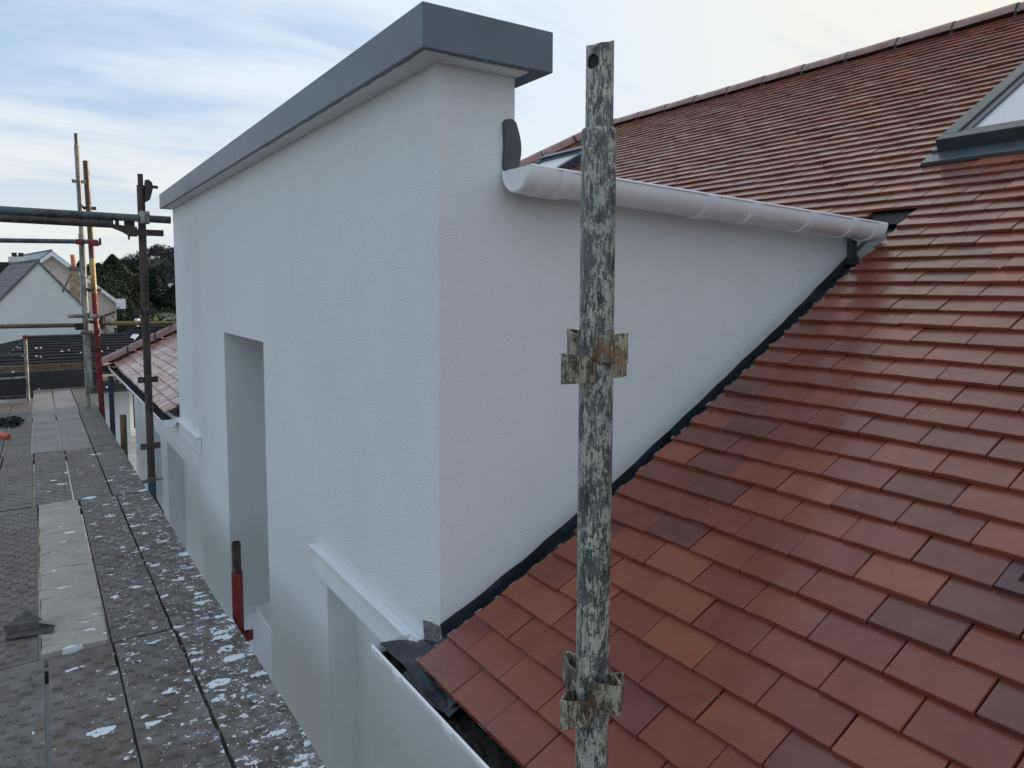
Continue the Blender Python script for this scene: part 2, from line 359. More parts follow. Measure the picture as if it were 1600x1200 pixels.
# ------------------------------------------------------------------ ground, hill
def zroof(x): return .58*x - 1.59
GZ = -4.7
m, nt, b = mat('ground_mix'); v = worldvec(nt)
n = noise(nt, v, .12, 6, .6)
nt.links.new(ramp(nt, n, [(.42, (.20, .20, .20)), (.5, (.22, .215, .21)), (.56, (.09, .11, .05)), (.8, (.11, .13, .06))]), b.inputs['Base Color'])
b.inputs['Roughness'].default_value = .9; bump(nt, b, noise(nt, v, 6, 6), .5, .05)
M['ground'] = m
g = MB(); g.add([(-3000, -1500, GZ), (3000, -1500, GZ), (3000, 4500, GZ), (-3000, 4500, GZ)], [(0, 1, 2, 3)])
tag(g.build('ground', M['ground']), kind='structure')
p = MB(); p.box(.2, 9, 14, 36, GZ+.002, GZ+.03); M['paving'] = m_plain('pale_paving', (.34, .35, .36), .85, nscale=3, var=.25, bmp=.4, bscale=20)
tag(p.build('pavement', M['paving']), kind='structure')

# wooded hill far behind
M['hill'] = m_plain('hill_grass', (.035, .045, .022), .95, nscale=.2, var=.4)
h = MB(); nx, ny = 60, 14
def hz(x, y):
    t = max(0, min(1, (y-170)/120)); t = t*t*(3-2*t)
    s = 1/(1+math.exp(-(x-6)/4))
    s2 = 1/(1+math.exp(-(x-30)/2.2))
    return GZ-.3 + t*(5.0 + 4.4*s + 6.0*s2 + .5*math.sin(x*.2+1))
vs = [(-160+520*i/nx, 165+190*j/ny, hz(-160+520*i/nx, 165+190*j/ny)) for j in range(ny+1) for i in range(nx+1)]
h.add(vs, [(j*(nx+1)+i, j*(nx+1)+i+1, (j+1)*(nx+1)+i+1, (j+1)*(nx+1)+i) for j in range(ny) for i in range(nx)])
tag(h.build('hill', M['hill'], smooth=True), kind='structure')
M['wood'] = m_leaf('hazy_winter_wood', (.030, .035, .038), (.050, .054, .057))  # bluish distance haze is put into the wood colours
def leafcloud(mb, c, rx, rz, n, s, rng, shape='ball'):
    for _ in range(n):
        if shape == 'ball':
            d = Vector((rng.gauss(0, 1), rng.gauss(0, 1), rng.gauss(0, 1))).normalized()*(rng.random()**.4)
            q = Vector((c[0]+d.x*rx, c[1]+d.y*rx, c[2]+d.z*rz))
        else:
            t = rng.random()**1.4; a = rng.random()*6.283
            rr = rx*(1-t**2.1)*(.25+.75*rng.random()**.6)*(1+.12*math.sin(t*23+c[0]*5))*(1+.22*math.sin(a*3+t*9+c[0]))+.04
            q = Vector((c[0]+rr*math.cos(a), c[1]+rr*math.sin(a), c[2]+rz*t - rr*.25))
        u = Vector((rng.gauss(0, 1), rng.gauss(0, 1), rng.gauss(0, .6))).normalized()*s*rng.uniform(.6, 1.4)
        w = Vector((rng.gauss(0, 1), rng.gauss(0, 1), rng.gauss(0, .6))).normalized()*s*rng.uniform(.3, .8)
        mb.add([q-u*.5, q+u*.5, q+w], [(0, 1, 2)])
rng = random.Random(3)
wd = MB()
for k in range(360):
    x = rng.uniform(-25, 75); y = rng.uniform(185, 300); z = hz(x, y)
    hh = rng.uniform(2.6, 4.6)
    leafcloud(wd, (x, y, z+hh*.55), rng.uniform(1.8, 3.4), hh*.55, 230, .85, rng)
    for q in range(14):
        a = rng.uniform(0, 6.28); e = Vector((x+math.cos(a)*rng.uniform(.3, 2.4), y, z+hh*rng.uniform(.8, 1.35)))
        s0 = Vector((x, y, z+hh*.3)); wd.add([s0-Vector((.05, 0, 0)), s0+Vector((.05, 0, 0)), e], [(0, 1, 2)])
tag(wd.build('woodland', M['wood']), 'dark leafless wood covering the far hill behind the trees', 'woodland', kind='stuff')

# conifers
M['conifer'] = m_leaf('conifer_leaf', (.020, .034, .018), (.046, .062, .028))
M['conifer2'] = m_leaf('conifer_leaf_dark', (.014, .024, .017), (.028, .040, .025))
M['bark'] = m_plain('bark', (.05, .038, .03), .9)
def conifer(x, y, top, rad, n, seed, label, mt='conifer'):
    rg = random.Random(seed); t = empty('conifer_tree', (x, y, GZ), label, 'tree', 'conifers behind the neighbouring houses')
    tr = MB(); tr.tube((x, y, GZ), (x, y, top-.4), .22, 8, .03)
    for k in range(22):
        z = GZ+1+(top-GZ-1.5)*k/22; a = rg.uniform(0, 6.28); r_ = rad*(1-(z-GZ)/(top-GZ))
        tr.tube((x, y, z), (x+r_*math.cos(a), y+r_*math.sin(a), z-.1), .05, 4, .015)
    tr.build('trunk', M['bark'], t)
    cr = MB(); leafcloud(cr, (x, y, GZ+.3), rad*1.6, top-GZ-.3, int(n*3.6), .30, rg, 'cone')
    cr.build('crown', M[mt], t)
    return t
# ------------------------------------------------------------------ neighbouring houses
M['wall_pale'] = m_plain('pale_gable', (.56, .60, .60), .85, nscale=.8, var=.06, bmp=.2, bscale=20)
M['wall_pink'] = m_plain('pinkish_harling', (.42, .38, .37), .9, nscale=1.2, var=.08, bmp=.3, bscale=20)
M['verge'] = m_plain('white_verge', (.62, .67, .76), .5)
M['slate'] = m_plain('grey_slate', (.12, .125, .13), .75, nscale=2.5, var=.45, bmp=.5, bscale=8)
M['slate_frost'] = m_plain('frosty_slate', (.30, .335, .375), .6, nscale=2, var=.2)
M['blackroof'] = m_plain('black_roof_tile', (.011, .011, .013), .9, nscale=2.2, var=.6, bmp=.5, bscale=6, spec=.12)
M['stone'] = m_plain('tan_stone', (.30, .225, .155), .85, nscale=3, var=.35, bmp=.4, bscale=10)
M['terracotta'] = m_plain('terracotta', (.42, .17, .09), .7)
M['zinc'] = m_plain('skylight_zinc', (.52, .58, .62), .35, metal=.2)

def slope_tiles(mb, A, B, C, D, rows, th=.035):
    """stepped courses between eave A-B and ridge D-C"""
    A, B, C, D = map(Vector, (A, B, C, D)); n = (B-A).cross(D-A).normalized()
    if n.z < 0: n = -n
    for k in range(rows):
        t0 = k/rows; t1 = (k+1)/rows
        a = A.lerp(D, t0); b_ = B.lerp(C, t0); c = B.lerp(C, t1); d = A.lerp(D, t1)
        mb.add([a+n*th, b_+n*th, c, d, a, b_], [(0, 1, 2, 3), (4, 5, 1, 0)])

# house with the pale gable end (front)
s = 45/24
def gable_house(name, Y, apx, apz, wl, wr, slL, slR, depth, label, wallm, roofm, sidem=None, verge=None, over=.0):
    zb = GZ
    t = empty(name, (apx, Y, GZ), label, 'house')
    w = MB()
    zl = apz-wl*slL; zr = apz-wr*slR
    poly = [(apx-wl, zb), (apx+wr, zb), (apx+wr, zr), (apx, apz), (apx-wl, zl)]
    w.prism([(a, b_) for a, b_ in poly], 1, Y, Y+depth); w.build('wall', M[wallm], t)
    e = .12; o1 = .5
    L_ = MB(); slope_tiles(L_, (apx-wl-o1, Y-over, zl-o1*slL+e), (apx-wl-o1, Y+depth+over, zl-o1*slL+e), (apx, Y+depth+over, apz+e), (apx, Y-over, apz+e), 16, .010)
    slope_tiles(L_, (apx+wr+o1, Y-over, zr-o1*slR+e), (apx+wr+o1, Y+depth+over, zr-o1*slR+e), (apx, Y+depth+over, apz+e), (apx, Y-over, apz+e), 16, .010)
    L_.build('roof', M[roofm], t)
    rr = MB(); rr.tube((apx, Y-over-.02, apz+e), (apx, Y+depth+over, apz+e), .09, 8); rr.build('ridge', M['slate'], t)
    if verge:
        for sgn, wd_, sl_ in ((-1, wl, slL), (1, wr, slR)):
            v_ = MB(); x1 = apx+sgn*(wd_+o1); z1 = apz-(wd_+o1)*sl_
            v_.prism([(apx, apz+.06), (x1, z1+.06), (x1, z1-.20), (apx, apz-.26)], 1, Y-over-.06, Y-over-.01); v_.build('verge_board', M[verge], t)
    return t, zl, zr
# front house
h1, zl1, zr1 = gable_house('gable_house', 45, .186, 1.20, 4.3, 2.75, 1.14, 1.20, 9, 'pale rendered house with a plain steep gable end and mossy slate roof', 'wall_pale', 'slate')
# sawn junction edge: thin slate verge on front gable
for sgn, sl_, wd_ in ((-1, 1.14, 4.3), (1, 1.20, 2.75)):
    v_ = MB(); v_.prism([(.186, 1.30), (.186+sgn*wd_, 1.30-wd_*sl_), (.186+sgn*wd_, 1.16-wd_*sl_), (.186, 1.16)], 1, 44.93, 44.99); v_.build('verge_board', M['slate'], h1)
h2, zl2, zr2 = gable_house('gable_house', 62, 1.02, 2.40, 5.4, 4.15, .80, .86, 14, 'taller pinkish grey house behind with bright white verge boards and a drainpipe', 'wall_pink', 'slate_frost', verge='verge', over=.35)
h1.rotation_euler.z = R(9); h2.rotation_euler.z = R(9)
bx = MB(); bx.box(5.10, 5.72, 61.58, 61.9, -1.75, -1.0); bx.prism([(5.1, -1.0), (5.72, -1.45), (5.72, -1.75), (5.1, -1.75)], 1, 61.55, 61.58)
bx.build('eaves_box', M['verge'], h2)
dp = MB(); dp.tube((5.05, 61.9, -2.0), (4.3, 61.88, -2.25), .07, 8); dp.tube((4.3, 61.88, -2.2), (4.35, 61.88, GZ), .07, 8); dp.build('drainpipe', M['dark'], h2)
# chimney of the front house, standing on its far slope
t = empty('chimney_stack', (1.9, 47.0, -1.5), 'tan stone chimney stack with one tall orange clay pot beside the gable', 'chimney')
c = MB(); c.box(1.62, 2.06, 46.7, 47.3, GZ, .85); c.build('stack', M['stone'], t)
c = MB(); c.box(1.56, 2.12, 46.64, 47.36, .852, 1.06); c.build('cap', M['slate'], t)
c = MB(); c.tube((1.84, 47, 1.062), (1.80, 47, 1.72), .13, 14, .11, inner=.08); c.build('chimney_pot', M['terracotta'], t, smooth=True)
lp = MB(); lp.tube((1.20, 44.9, -.35), (1.62, 44.9, .62), .05, 8)
tag(lp.build('flue_pipe', M['greytube']), 'slanting grey pipe leaning beside the tan chimney stack', 'pipe')
# dark roofed house at the far left
t = empty('dark_roof_house', (-4, 58, GZ), 'house with a dark roof and two small pots at the left edge', 'house')
c = MB(); c.box(-9.5, -1.05, 58, 66, GZ, .55); c.build('wall', M['wall_pale'], t)
c = MB(); slope_tiles(c, (-9.8, 57.5, .45), (-.75, 57.5, .45), (-1.15, 61, 1.62), (-9.8, 61, 1.62), 10); slope_tiles(c, (-9.8, 66, .45), (-.75, 66, .45), (-1.15, 61, 1.62), (-9.8, 61, 1.62), 6); c.build('roof', M['blackroof'], t)
c = MB(); c.box(-1.5, -.45, 61.4, 62, 0, 2.02); c.build('chimney', M['wall_pale'], t)
for x in (-1.15, -.75):
    c = MB(); c.tube((x, 61.7, 2.02), (x, 61.7, 2.30), .14, 10, .17); c.build('chimney_pot', M['dark'], t)

# black tiled bungalow roofs below the gable house
t = empty('bungalow', (1, 30, GZ), 'low bungalow with a black tiled hipped roof flecked with frost', 'bungalow')
c = MB(); c.box(-2.0, 2.35, 27.5, 36, GZ, -2.45); c.build('wall', M['wall_pale'], t)
rf = MB()
rz = -1.93
slope_tiles(rf, (-1.15, 26.6, -2.42), (3.6, 26.6, -2.42), (2.9, 31.8, rz), (-.32, 31.8, rz), 9, .03)
rf.add([(-1.15, 26.6, -2.40), (-.32, 31.8, rz+.02), (-1.5, 36, -2.42)], [(0, 1, 2)])
rfo = rf.build('roof', M['blackroof'], t)
c = MB(); c.tube((-.34, 31.8, rz+.03), (2.9, 31.8, rz+.03), .07, 8); c.build('ridge', M['dark'], t)
c = MB(); c.box(-1.2, 3.6, 26.45, 26.58, -2.62, -2.44); c.build('fascia', M['brown2'], t)
t = empty('lean_to_roof', (1, 25, GZ), 'lower black tiled lean-to roof speckled with frost under the brown eaves', 'roof')
c = MB(); c.box(-1.1, 2.2, 24.0, 26.3, GZ, -3.1); c.build('wall', M['wall_pale'], t)
c = MB(); slope_tiles(c, (-.95, 23.2, -3.02), (2.6, 23.2, -3.02), (2.6, 26.4, -2.64), (-.95, 26.4, -2.64), 7, .012); c.build('roof', M['blackroof'], t)
# frost flecks lying on the two roofs
fl = MB(); rg = random.Random(11)
for k in range(34):
    u = rg.random(); v_ = rg.random()
    if k % 2: x = -.8+3.2*u; y = 23.4+2.8*v_; z = -3.02+.38*(y-23.2)/3.2+.065
    else: x = -.7+3.0*u; y = 26.9+2.4*v_; z = -2.42+.49*(y-26.6)/5.2+.065
    r_ = rg.uniform(.015, .042); pts = [(x+r_*(1.2 if q % 2 else .7)*math.cos(q*1.05)*rg.uniform(.7, 1.2), y+5.5*r_*math.sin(q*1.05)*rg.uniform(.7, 1.3), z+.02+.1*5.5*r_*math.sin(q*1.05)*.5) for q in range(6)]
    fl.add(pts, [tuple(range(6))])
M['frost'] = m_plain('frost', (.42, .44, .46), .8)
tag(fl.build('frost_patches', M['frost']), 'pale frost flecks scattered over the black tiled roofs', 'frost', kind='stuff')
# right dark roof with skylights and cowl
t = empty('dark_roof_building', (6, 40, GZ), 'black roofed building with two narrow silver skylights and a white cowl', 'building')
c = MB(); c.box(3.3, 12, 38.6, 46, GZ, -3.3); c.build('wall', M['wall_pale'], t)
A, B, C_, D = Vector((2.3, 36.5, -3.55)), Vector((14, 36.5, -3.7)), Vector((14, 42, -2.15)), Vector((4.28, 42, -2.07))
c = MB(); slope_tiles(c, A, B, C_, D, 12, .04); c.add([(2.3, 36.5, -3.53), D, (2.6, 47, -3.5)], [(0, 1, 2)]); c.build('roof', M['blackroof'], t)
for x0 in (3.12, 3.98):
    w_ = MB(); a = Vector((x0, 38.0, -3.14)); d = Vector((x0+.85, 40.4, -2.49)); u = Vector((.26, 0, -.004)); up = Vector((0, 0, .08))
    w_.add([a, a+u, d+u, d, a+up, a+u+up, d+u+up, d+up], [(0, 1, 5, 4), (1, 2, 6, 5), (2, 3, 7, 6), (3, 0, 4, 7), (4, 5, 6, 7)]); f_ = w_.build('skylight', M['zinc'], t)
    g_ = MB(); k1 = u*.2; g_.add([a.lerp(d, .08)+up*1.15+k1, a.lerp(d, .08)+up*1.15+u-k1, a.lerp(d, .80)+up*1.15+u-k1, a.lerp(d, .80)+up*1.15+k1], [(0, 1, 2, 3)]); g_.build('pane', M['zinc'], f_)
c = MB(); c.tube((4.35, 41.9, -2.1), (4.35, 41.9, -1.80), .07, 10); c.tube((4.35, 41.9, -1.80), (4.35, 41.9, -1.70), .15, 10, .12); c.build('cowl', M['verge'], t)
# hedge, bank, white building
c = MB(); rg = random.Random(5)
for k in range(22): leafcloud(c, (4.3+k*.42, 50+rg.uniform(-.5, .5), -2.6), .7, 1.3, 160, .25, rg)
c.box(4.2, 13.2, 49.8, 50.2, GZ, -2.2)
tag(c.build('hedge', M['conifer2']), 'dark clipped hedge running behind the dark roofed building', 'hedge', kind='stuff')
b_ = MB(); b_.add([(8, 62, -4.2), (40, 62, -4.2), (40, 120, -1.2), (10, 120, -.9)], [(0, 1, 2, 3)]); M['lawn'] = m_plain('grass_bank', (.085, .095, .05), .95, nscale=.5, var=.2)
tag(b_.build('grass_bank', M['lawn']), kind='structure')
t = empty('white_cottage', (18, 128, GZ), 'small white building half hidden by trees beneath the wooded hill', 'building')
c = MB(); c.box(16.6, 24, 126, 132, GZ, -.45); c.build('wall', M['verge'], t)
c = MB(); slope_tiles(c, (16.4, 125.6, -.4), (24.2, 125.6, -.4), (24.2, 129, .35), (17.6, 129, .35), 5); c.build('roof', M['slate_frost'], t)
conifer(5.4, 84, 2.2, 2.3, 4200, 1, 'dark conifer just right of the orange clay pot')
conifer(7.0, 88, 3.3, 2.9, 5200, 2, 'tallest mid-green conifer above the white verge boards')
conifer(9.3, 92, 2.6, 3.0, 5200, 3, 'broad dark conifer directly left of the rusty standard')
conifer(11.2, 90, 1.8, 2.6, 4200, 4, 'shorter conifer behind the rusty standard', 'conifer2')
conifer(13.3, 88, .4, 2.6, 3600, 5, 'low bushy conifer left of the white cottage', 'conifer2')
conifer(15.0, 96, -1.0, 2.2, 2500, 6, 'small dark conifer in front of the white cottage', 'conifer2')
conifer(3.9, 86, 2.5, 1.6, 2000, 8, 'slim conifer tip just above the pink house verge', 'conifer2')

# conservatory seen in the gap below
t = empty('conservatory', (2, 25, GZ), 'white framed conservatory seen low in the gap beside the deck', 'conservatory')
for x in (1.62, 1.95, 2.28, 2.61, 2.94):
    c = MB(); c.box(x, x+.10, 24.9, 25.0, GZ+.1, -3.0); c.build('frame', M['upvc'], t)
c = MB(); c.box(1.55, 3.1, 24.88, 25.02, GZ, GZ+.28); c.box(1.55, 3.1, 24.88, 25.02, -3.0, -2.85); c.build('rail', M['upvc'], t)
c = MB(); c.box(1.7, 3.0, 24.94, 24.96, GZ+.28, -3.0); c.build('glass', M['glass'], t)
for x in (1.73, 2.39):
    c = MB(); c.box(x, x+.2, 24.96, 24.98, GZ+.3, -3.0); c.build('blind', M['fascia'], t)
c = MB(); slope_tiles(c, (1.3, 24.4, -2.85), (3.6, 24.4, -3.5), (3.6, 27, -3.0), (1.3, 27, -2.4), 5); c.build('roof', M['blackroof'], t)

# ------------------------------------------------------------------ THE HOUSE
house = empty('house', (1.0, 4.3, GZ), 'white rendered house with parapet dormer, grey coping and red clay tiled roof', 'house')
XW, YC, YF = .994, 1.90, 6.69        # face plane, near cheek, far cheek
def P(mb, name, m, smooth=False, parent=None, bevel=0): return mb.build(name, M[m], parent or house, smooth, bevel=bevel)

# dormer wall: face with tall opening, central bay down to the ground
w = MB()
oy0, oy1, oz1, oz0 = 3.885, 4.838, -.295, -2.24
by0, by1 = 2.94, 5.80
ZB, ZT, TH = -1.14, .6465, .27
TW_ = .40
# (face panels are butted boxes)
w.box(XW, XW+TH, YC, by0, ZB, ZT); w.box(XW, XW+TH, by0, oy0, ZB, ZT)
w.box(XW, XW+TH, oy0, oy1, oz1, ZT)
w.box(XW, XW+TH, oy1, by1, ZB, ZT); w.box(XW, XW+TH, by1, YF, ZB, ZT)
w.box(XW, XW+TH, by0, oy0, GZ, ZB); w.box(XW, XW+TH, oy1, by1, GZ, ZB); w.box(XW+TH, XW+TW_, oy1, oy1+.2, GZ, .2); w.box(XW+TH, XW+TW_, oy0-.2, oy0, GZ, .2); w.box(XW+TH, XW+TW_, oy0, oy1, oz1, .2); w.box(XW, XW+TH, oy0, oy1, GZ, oz0)
P(w, 'dormer_wall', 'render')
# cheeks: vertical triangles down to the roof plane
def cheek(y0, y1, name):
    c = MB(); xs = [XW+TH, 1.8, 2.4, 3.05]; 
    poly = [(XW+TH, zroof(XW+TH)-.05), (3.3, zroof(3.3)-.05), (3.3, .30), (XW+TH, .33)]
    c.prism(poly, 1, y0, y1); return P(c, name, 'render')
# lower end of the wall follows the tiles, above the lead
c = MB()
CB = [(.994, -.023), (1.083, -.041), (1.208, -.050), (1.328, -.066), (1.466, -.072), (1.679, -.088), (1.977, -.088), (2.223, -.085), (2.524, -.082), (2.732, -.076), (3.06, -.053)]
def cboff(x):
    for (a, b_), (c_, d_) in zip(CB[:-1], CB[1:]):
        if x <= c_: return b_+(d_-b_)*max(0, x-a)/(c_-a)
    return CB[-1][1]
cxs = [XW+TH, 1.328, 1.466, 1.679, 1.977, 2.223, 2.524, 2.732, 3.06]
c.prism([(x, zroof(x)+cboff(x)) for x in cxs] + [(3.06, .215), (XW+TH, .345)], 1, YC, YC+.15); P(c, 'cheek_wall', 'render')
c = MB(); c.prism([(x, zroof(x)-.30) for x in (XW+TH, 3.30)] + [(x, zroof(x)+cboff(x)-.001) for x in cxs[::-1]], 1, YC+.002, YC+.15); P(c, 'cheek_upstand', 'lead')
c = MB(); c.prism([(XW+TH, zroof(XW+TH)-.1), (3.3, zroof(3.3)-.1), (3.3, .30), (XW+TH, .30)], 1, YF-.15, YF); P(c, 'cheek_wall', 'render')
# flat roof behind the parapet
c = MB(); c.box(XW+TH, 3.36, YC+.15, YF-.15, .20, .26); P(c, 'flat_roof', 'lead')
# coping
c = MB(); c.box(.906, 1.345, 1.812, YF+.085, .6475, .768); cp = P(c, 'coping', 'coping', bevel=.0022)
# torn sealant/paint line under the coping (white paint run over the drip) 
c = MB(); rg = random.Random(4)
yy = 1.83
while yy < YF:
    l = rg.uniform(.02, .09); d_ = .006+rg.uniform(.0, .005)
    c.box(.915+d_, .993, yy, yy+l, .6415+rg.uniform(0, .003), .6474); yy += l
P(c, 'soffit_render', 'render')
c = MB(); c.box(.995, 1.27, 1.835, 1.899, .6425, .6474); P(c, 'soffit_render', 'render')
# lead end piece between parapet and gutter
c = MB()
arc = [(1.222, .345), (1.217, .38), (1.221, .43), (1.218, .50), (1.226, .510), (1.248, .513)] + [(1.262+.020*math.sin(math.pi*k/8), .505-.16*k/8) for k in range(9)]
c.prism(arc, 1, 1.888, 2.1); P(c, 'fascia_end', 'slate_end')
# tall window
win = MB()
win.prism([(.985, -2.255), (1.14, -2.255), (1.14, -2.172), (.985, -2.215)], 1, oy0+.002, oy1-.002)
wo = P(win, 'window', 'fascia')
f = MB(); f.box(1.142, 1.20, oy0+.002, oy1-.002, -2.239, -2.132); f.box(1.201, 1.34, oy0+.002, oy1-.002, -2.239, -2.125)
f.box(1.29, 1.34, oy0+.002, oy0+.06, -2.124, oz1-.002); f.box(1.29, 1.34, oy1-.06, oy1-.002, -2.124, oz1-.002); f.box(1.29, 1.34, oy0+.06, oy1-.06, oz1-.06, oz1-.002)
f.build('frame', M['upvc'], wo, bevel=.002)
f = MB(); f.box(1.31, 1.318, oy0+.06, oy1-.06, -2.124, oz1-.06); f.build('glass', M['glass'], wo)

# fascia boards with a capping
for y0, y1 in ((-2.5, 3.06), (5.72, 11.75)):
    c = MB(); c.box(.968, .992, y0, y1, -1.25, -1.145); fb = P(c, 'fascia_board', 'fascia', bevel=.003)
    c = MB(); c.box(.955, .9935, y0, y1, -1.1445, -1.128); c.build('capping', M['fascia'], fb, bevel=.004)
    c = MB(); c.box(.9925, 1.126, y0, min(y1, 11.6), -1.25, -1.225); P(c, 'soffit', 'fascia')
# lower set-back walls
c = MB(); c.box(1.125, 1.35, -2.5, by0, GZ, -1.2505); P(c, 'lower_wall', 'render')
dy0, dy1 = 7.22, 8.50; wy0, wy1 = 8.98, 9.52
c = MB()
c.box(1.125, 1.5, by1, dy0, GZ, -1.2505); c.box(1.125, 1.5, dy0, dy1, -1.68, -1.2505); c.box(1.125, 1.5, dy1, wy0, GZ, -1.2505)
c.box(1.125, 1.5, wy0, wy1, -1.72, -1.2505); c.box(1.125, 1.5, wy0, wy1, GZ, -2.58); c.box(1.125, 1.5, wy1, 11.6, GZ, -1.2505)
P(c, 'lower_wall', 'render')
c = MB(); c.box(1.501, 8, 11.3, 11.60, GZ, -1.27); P(c, 'end_wall', 'render')
c = MB(); c.box(1.28, 1.33, dy0+.002, dy1-.002, GZ, -1.682); dr = P(c, 'door', 'fascia')
c = MB(); c.box(1.262, 1.2795, 8.06, 8.10, -2.05, -1.90); c.box(1.235, 1.262, 8.065, 8.085, -1.99, -1.97); c.box(1.235, 1.247, 7.98, 8.085, -1.99, -1.97); c.build('handle', M['upvc'], dr, bevel=.002)
c = MB(); c.box(1.262, 1.2795, dy0+.012, dy0+.05, GZ, -1.69); c.build('frame', M['fascia'], dr)
c = MB(); c.box(1.27, 1.279, dy0+.0525, dy0+.075, GZ, -1.69); c.build('seal', M['black'], dr)
c = MB(); c.box(1.20, 1.24, wy0+.002, wy1-.002, -2.5795, -1.722); wn = P(c, 'window', 'fascia')
c = MB(); c.box(1.19, 1.1995, wy0+.06, wy1-.06, -2.5, -1.80); c.build('glass', M['frostglass'], wn)
c = MB(); c.box(1.06, 1.19, wy0-.03, wy1+.03, -2.63, -2.5805); c.build('sill', M['black'], wn)
c = MB()
for z in (-1.80, -1.95, -2.2): c.box(1.17, 1.1895, wy0+.02, wy0+.05, z, z+.05)
c.build('hinge', M['upvc'], wn)

# gutters -------------------------------------------------------------
def gutter(p0, p1, r, outdir, name='gutter', brackets=(), caps=(True, False), muck=False, wide=1.0):
    """half round channel from p0 to p1; outdir = horizontal unit vector pointing away from wall; p = centre of the mouth"""
    p0 = Vector(p0); p1 = Vector(p1); o = Vector(outdir); up = Vector((0, 0, 1)); ax = (p1-p0).normalized(); n = 14
    def ring(c_, rr, a0=0, a1=180, k=n): return [c_ + o*rr*wide*math.cos(R(a0+(a1-a0)*i/k)) - up*rr*math.sin(R(a0+(a1-a0)*i/k)) for i in range(k+1)]
    g_ = MB(); prof = ring(Vector(), r) ; inn = ring(Vector(), r-.003)
    # outer lip bead
    lip = [o*(r*wide+.004)+up*.004, o*(r*wide+.006)-up*.004]
    loop = prof + inn[::-1]
    m_ = len(loop); vs = [p0+q for q in loop]+[p1+q for q in loop]
    g_.add(vs, [(k, (k+1) % m_, m_+(k+1) % m_, m_+k) for k in range(m_)])
    for e in (p0, p1): pass
    g_.tube(p0+o*(r*wide)+up*.001, p1+o*(r*wide)+up*.001, .0042, 8)
    go = g_.build(name, M['upvc'], house, smooth=True)
    for e, d_, on in ((p0, -ax, caps[0]), (p1, ax, caps[1])):
        if not on: continue
        c_ = MB(); rg_ = ring(e, r+.004); rg2 = ring(e+d_*-.045, r+.004)
        k = len(rg_); c_.add(rg_+rg2, [(i, i+1, k+i+1, k+i) for i in range(k-1)])
        gi = ring(e+d_*-.045, r-.001); c_.add(rg2+gi, [(i, i+1, k+i+1, k+i) for i in range(k-1)])
        face = ring(e+d_*.006, r+.003); face0 = ring(e+d_*.0, r+.004)
        c_.add(face, [tuple(range(k))]); c_.add(face+face0, [(i, i+1, k+i+1, k+i) for i in range(k-1)])
        rim = ring(e+d_*.012, r-.001); rim2 = ring(e+d_*.012, r-.006); rim3 = ring(e+d_*.006, r-.006)
        c_.add(face+rim, [(i, i+1, k+i+1, k+i) for i in range(k-1)]); c_.add(rim+rim2, [(i, i+1, k+i+1, k+i) for i in range(k-1)]); c_.add(rim2+rim3, [(i, i+1, k+i+1, k+i) for i in range(k-1)])
        c_.build('end_cap', M['upvc'], go, smooth=True)
    for (s_, wdt) in brackets:
        e = p0+ax*s_; c_ = MB(); a = ring(e, r+.0065, 3, 180); b2 = ring(e+ax*wdt, r+.0065, 3, 180); k = len(a)
        a0 = ring(e, r+.0005, 3, 180); b0 = ring(e+ax*wdt, r+.0005, 3, 180)
        c_.add(a+b2, [(i, i+1, k+i+1, k+i) for i in range(k-1)]); c_.add(a+a0, [(i, i+1, k+i+1, k+i) for i in range(k-1)]); c_.add(b2+b0, [(i, i+1, k+i+1, k+i) for i in range(k-1)])
        c_.add([a[0], b2[0], b0[0], a0[0]], [(0, 1, 2, 3)])
        c_.build('gutter_bracket', M['upvc'], go, smooth=True)
    if muck:
        c_ = MB(); nn = 160; rg = random.Random(2); rows = []
        L_ = (p1-p0).length
        for i in range(nn+1):
            q = p0+ax*(L_*i/nn); row = []
            for j in range(7):
                t_ = -1+2*j/6; hgt = -r*.55+rg.uniform(-.010, .012); lim = math.sqrt(max(0, 1-(hgt/r)**2))*r*.985
                row.append(q+o*t_*lim+up*hgt)
            rows.append(row)
        for i in range(nn):
            for j in range(6): c_.add([rows[i][j], rows[i][j+1], rows[i+1][j+1], rows[i+1][j]], [(0, 1, 2, 3)])
        c_.build('debris', M['muck'], go)
    return go
gutter((1.222, 1.820, .352), (3.09, 1.808, .272), .070, (0, -1, 0), brackets=((.045, .05), (.115, .035), (.75, .05), (.99, .05), (1.33, .05), (1.62, .035), (1.80, .045)), caps=(True, True))
gutter((.898, 2.045, -1.119), (.898, -2.5, -1.108), .066, (-1, 0, 0), brackets=((.16, .05), (.47, .05), (1.0, .05), (1.7, .05)), caps=(True, False), muck=True)
gutter((.898, 6.60, -1.125), (.885, 11.80, -1.155), .066, (-1, 0, 0), brackets=((.5, .06), (1.6, .06), (2.6, .06), (3.6, .12), (4.55, .14)), caps=(True, True), muck=True)
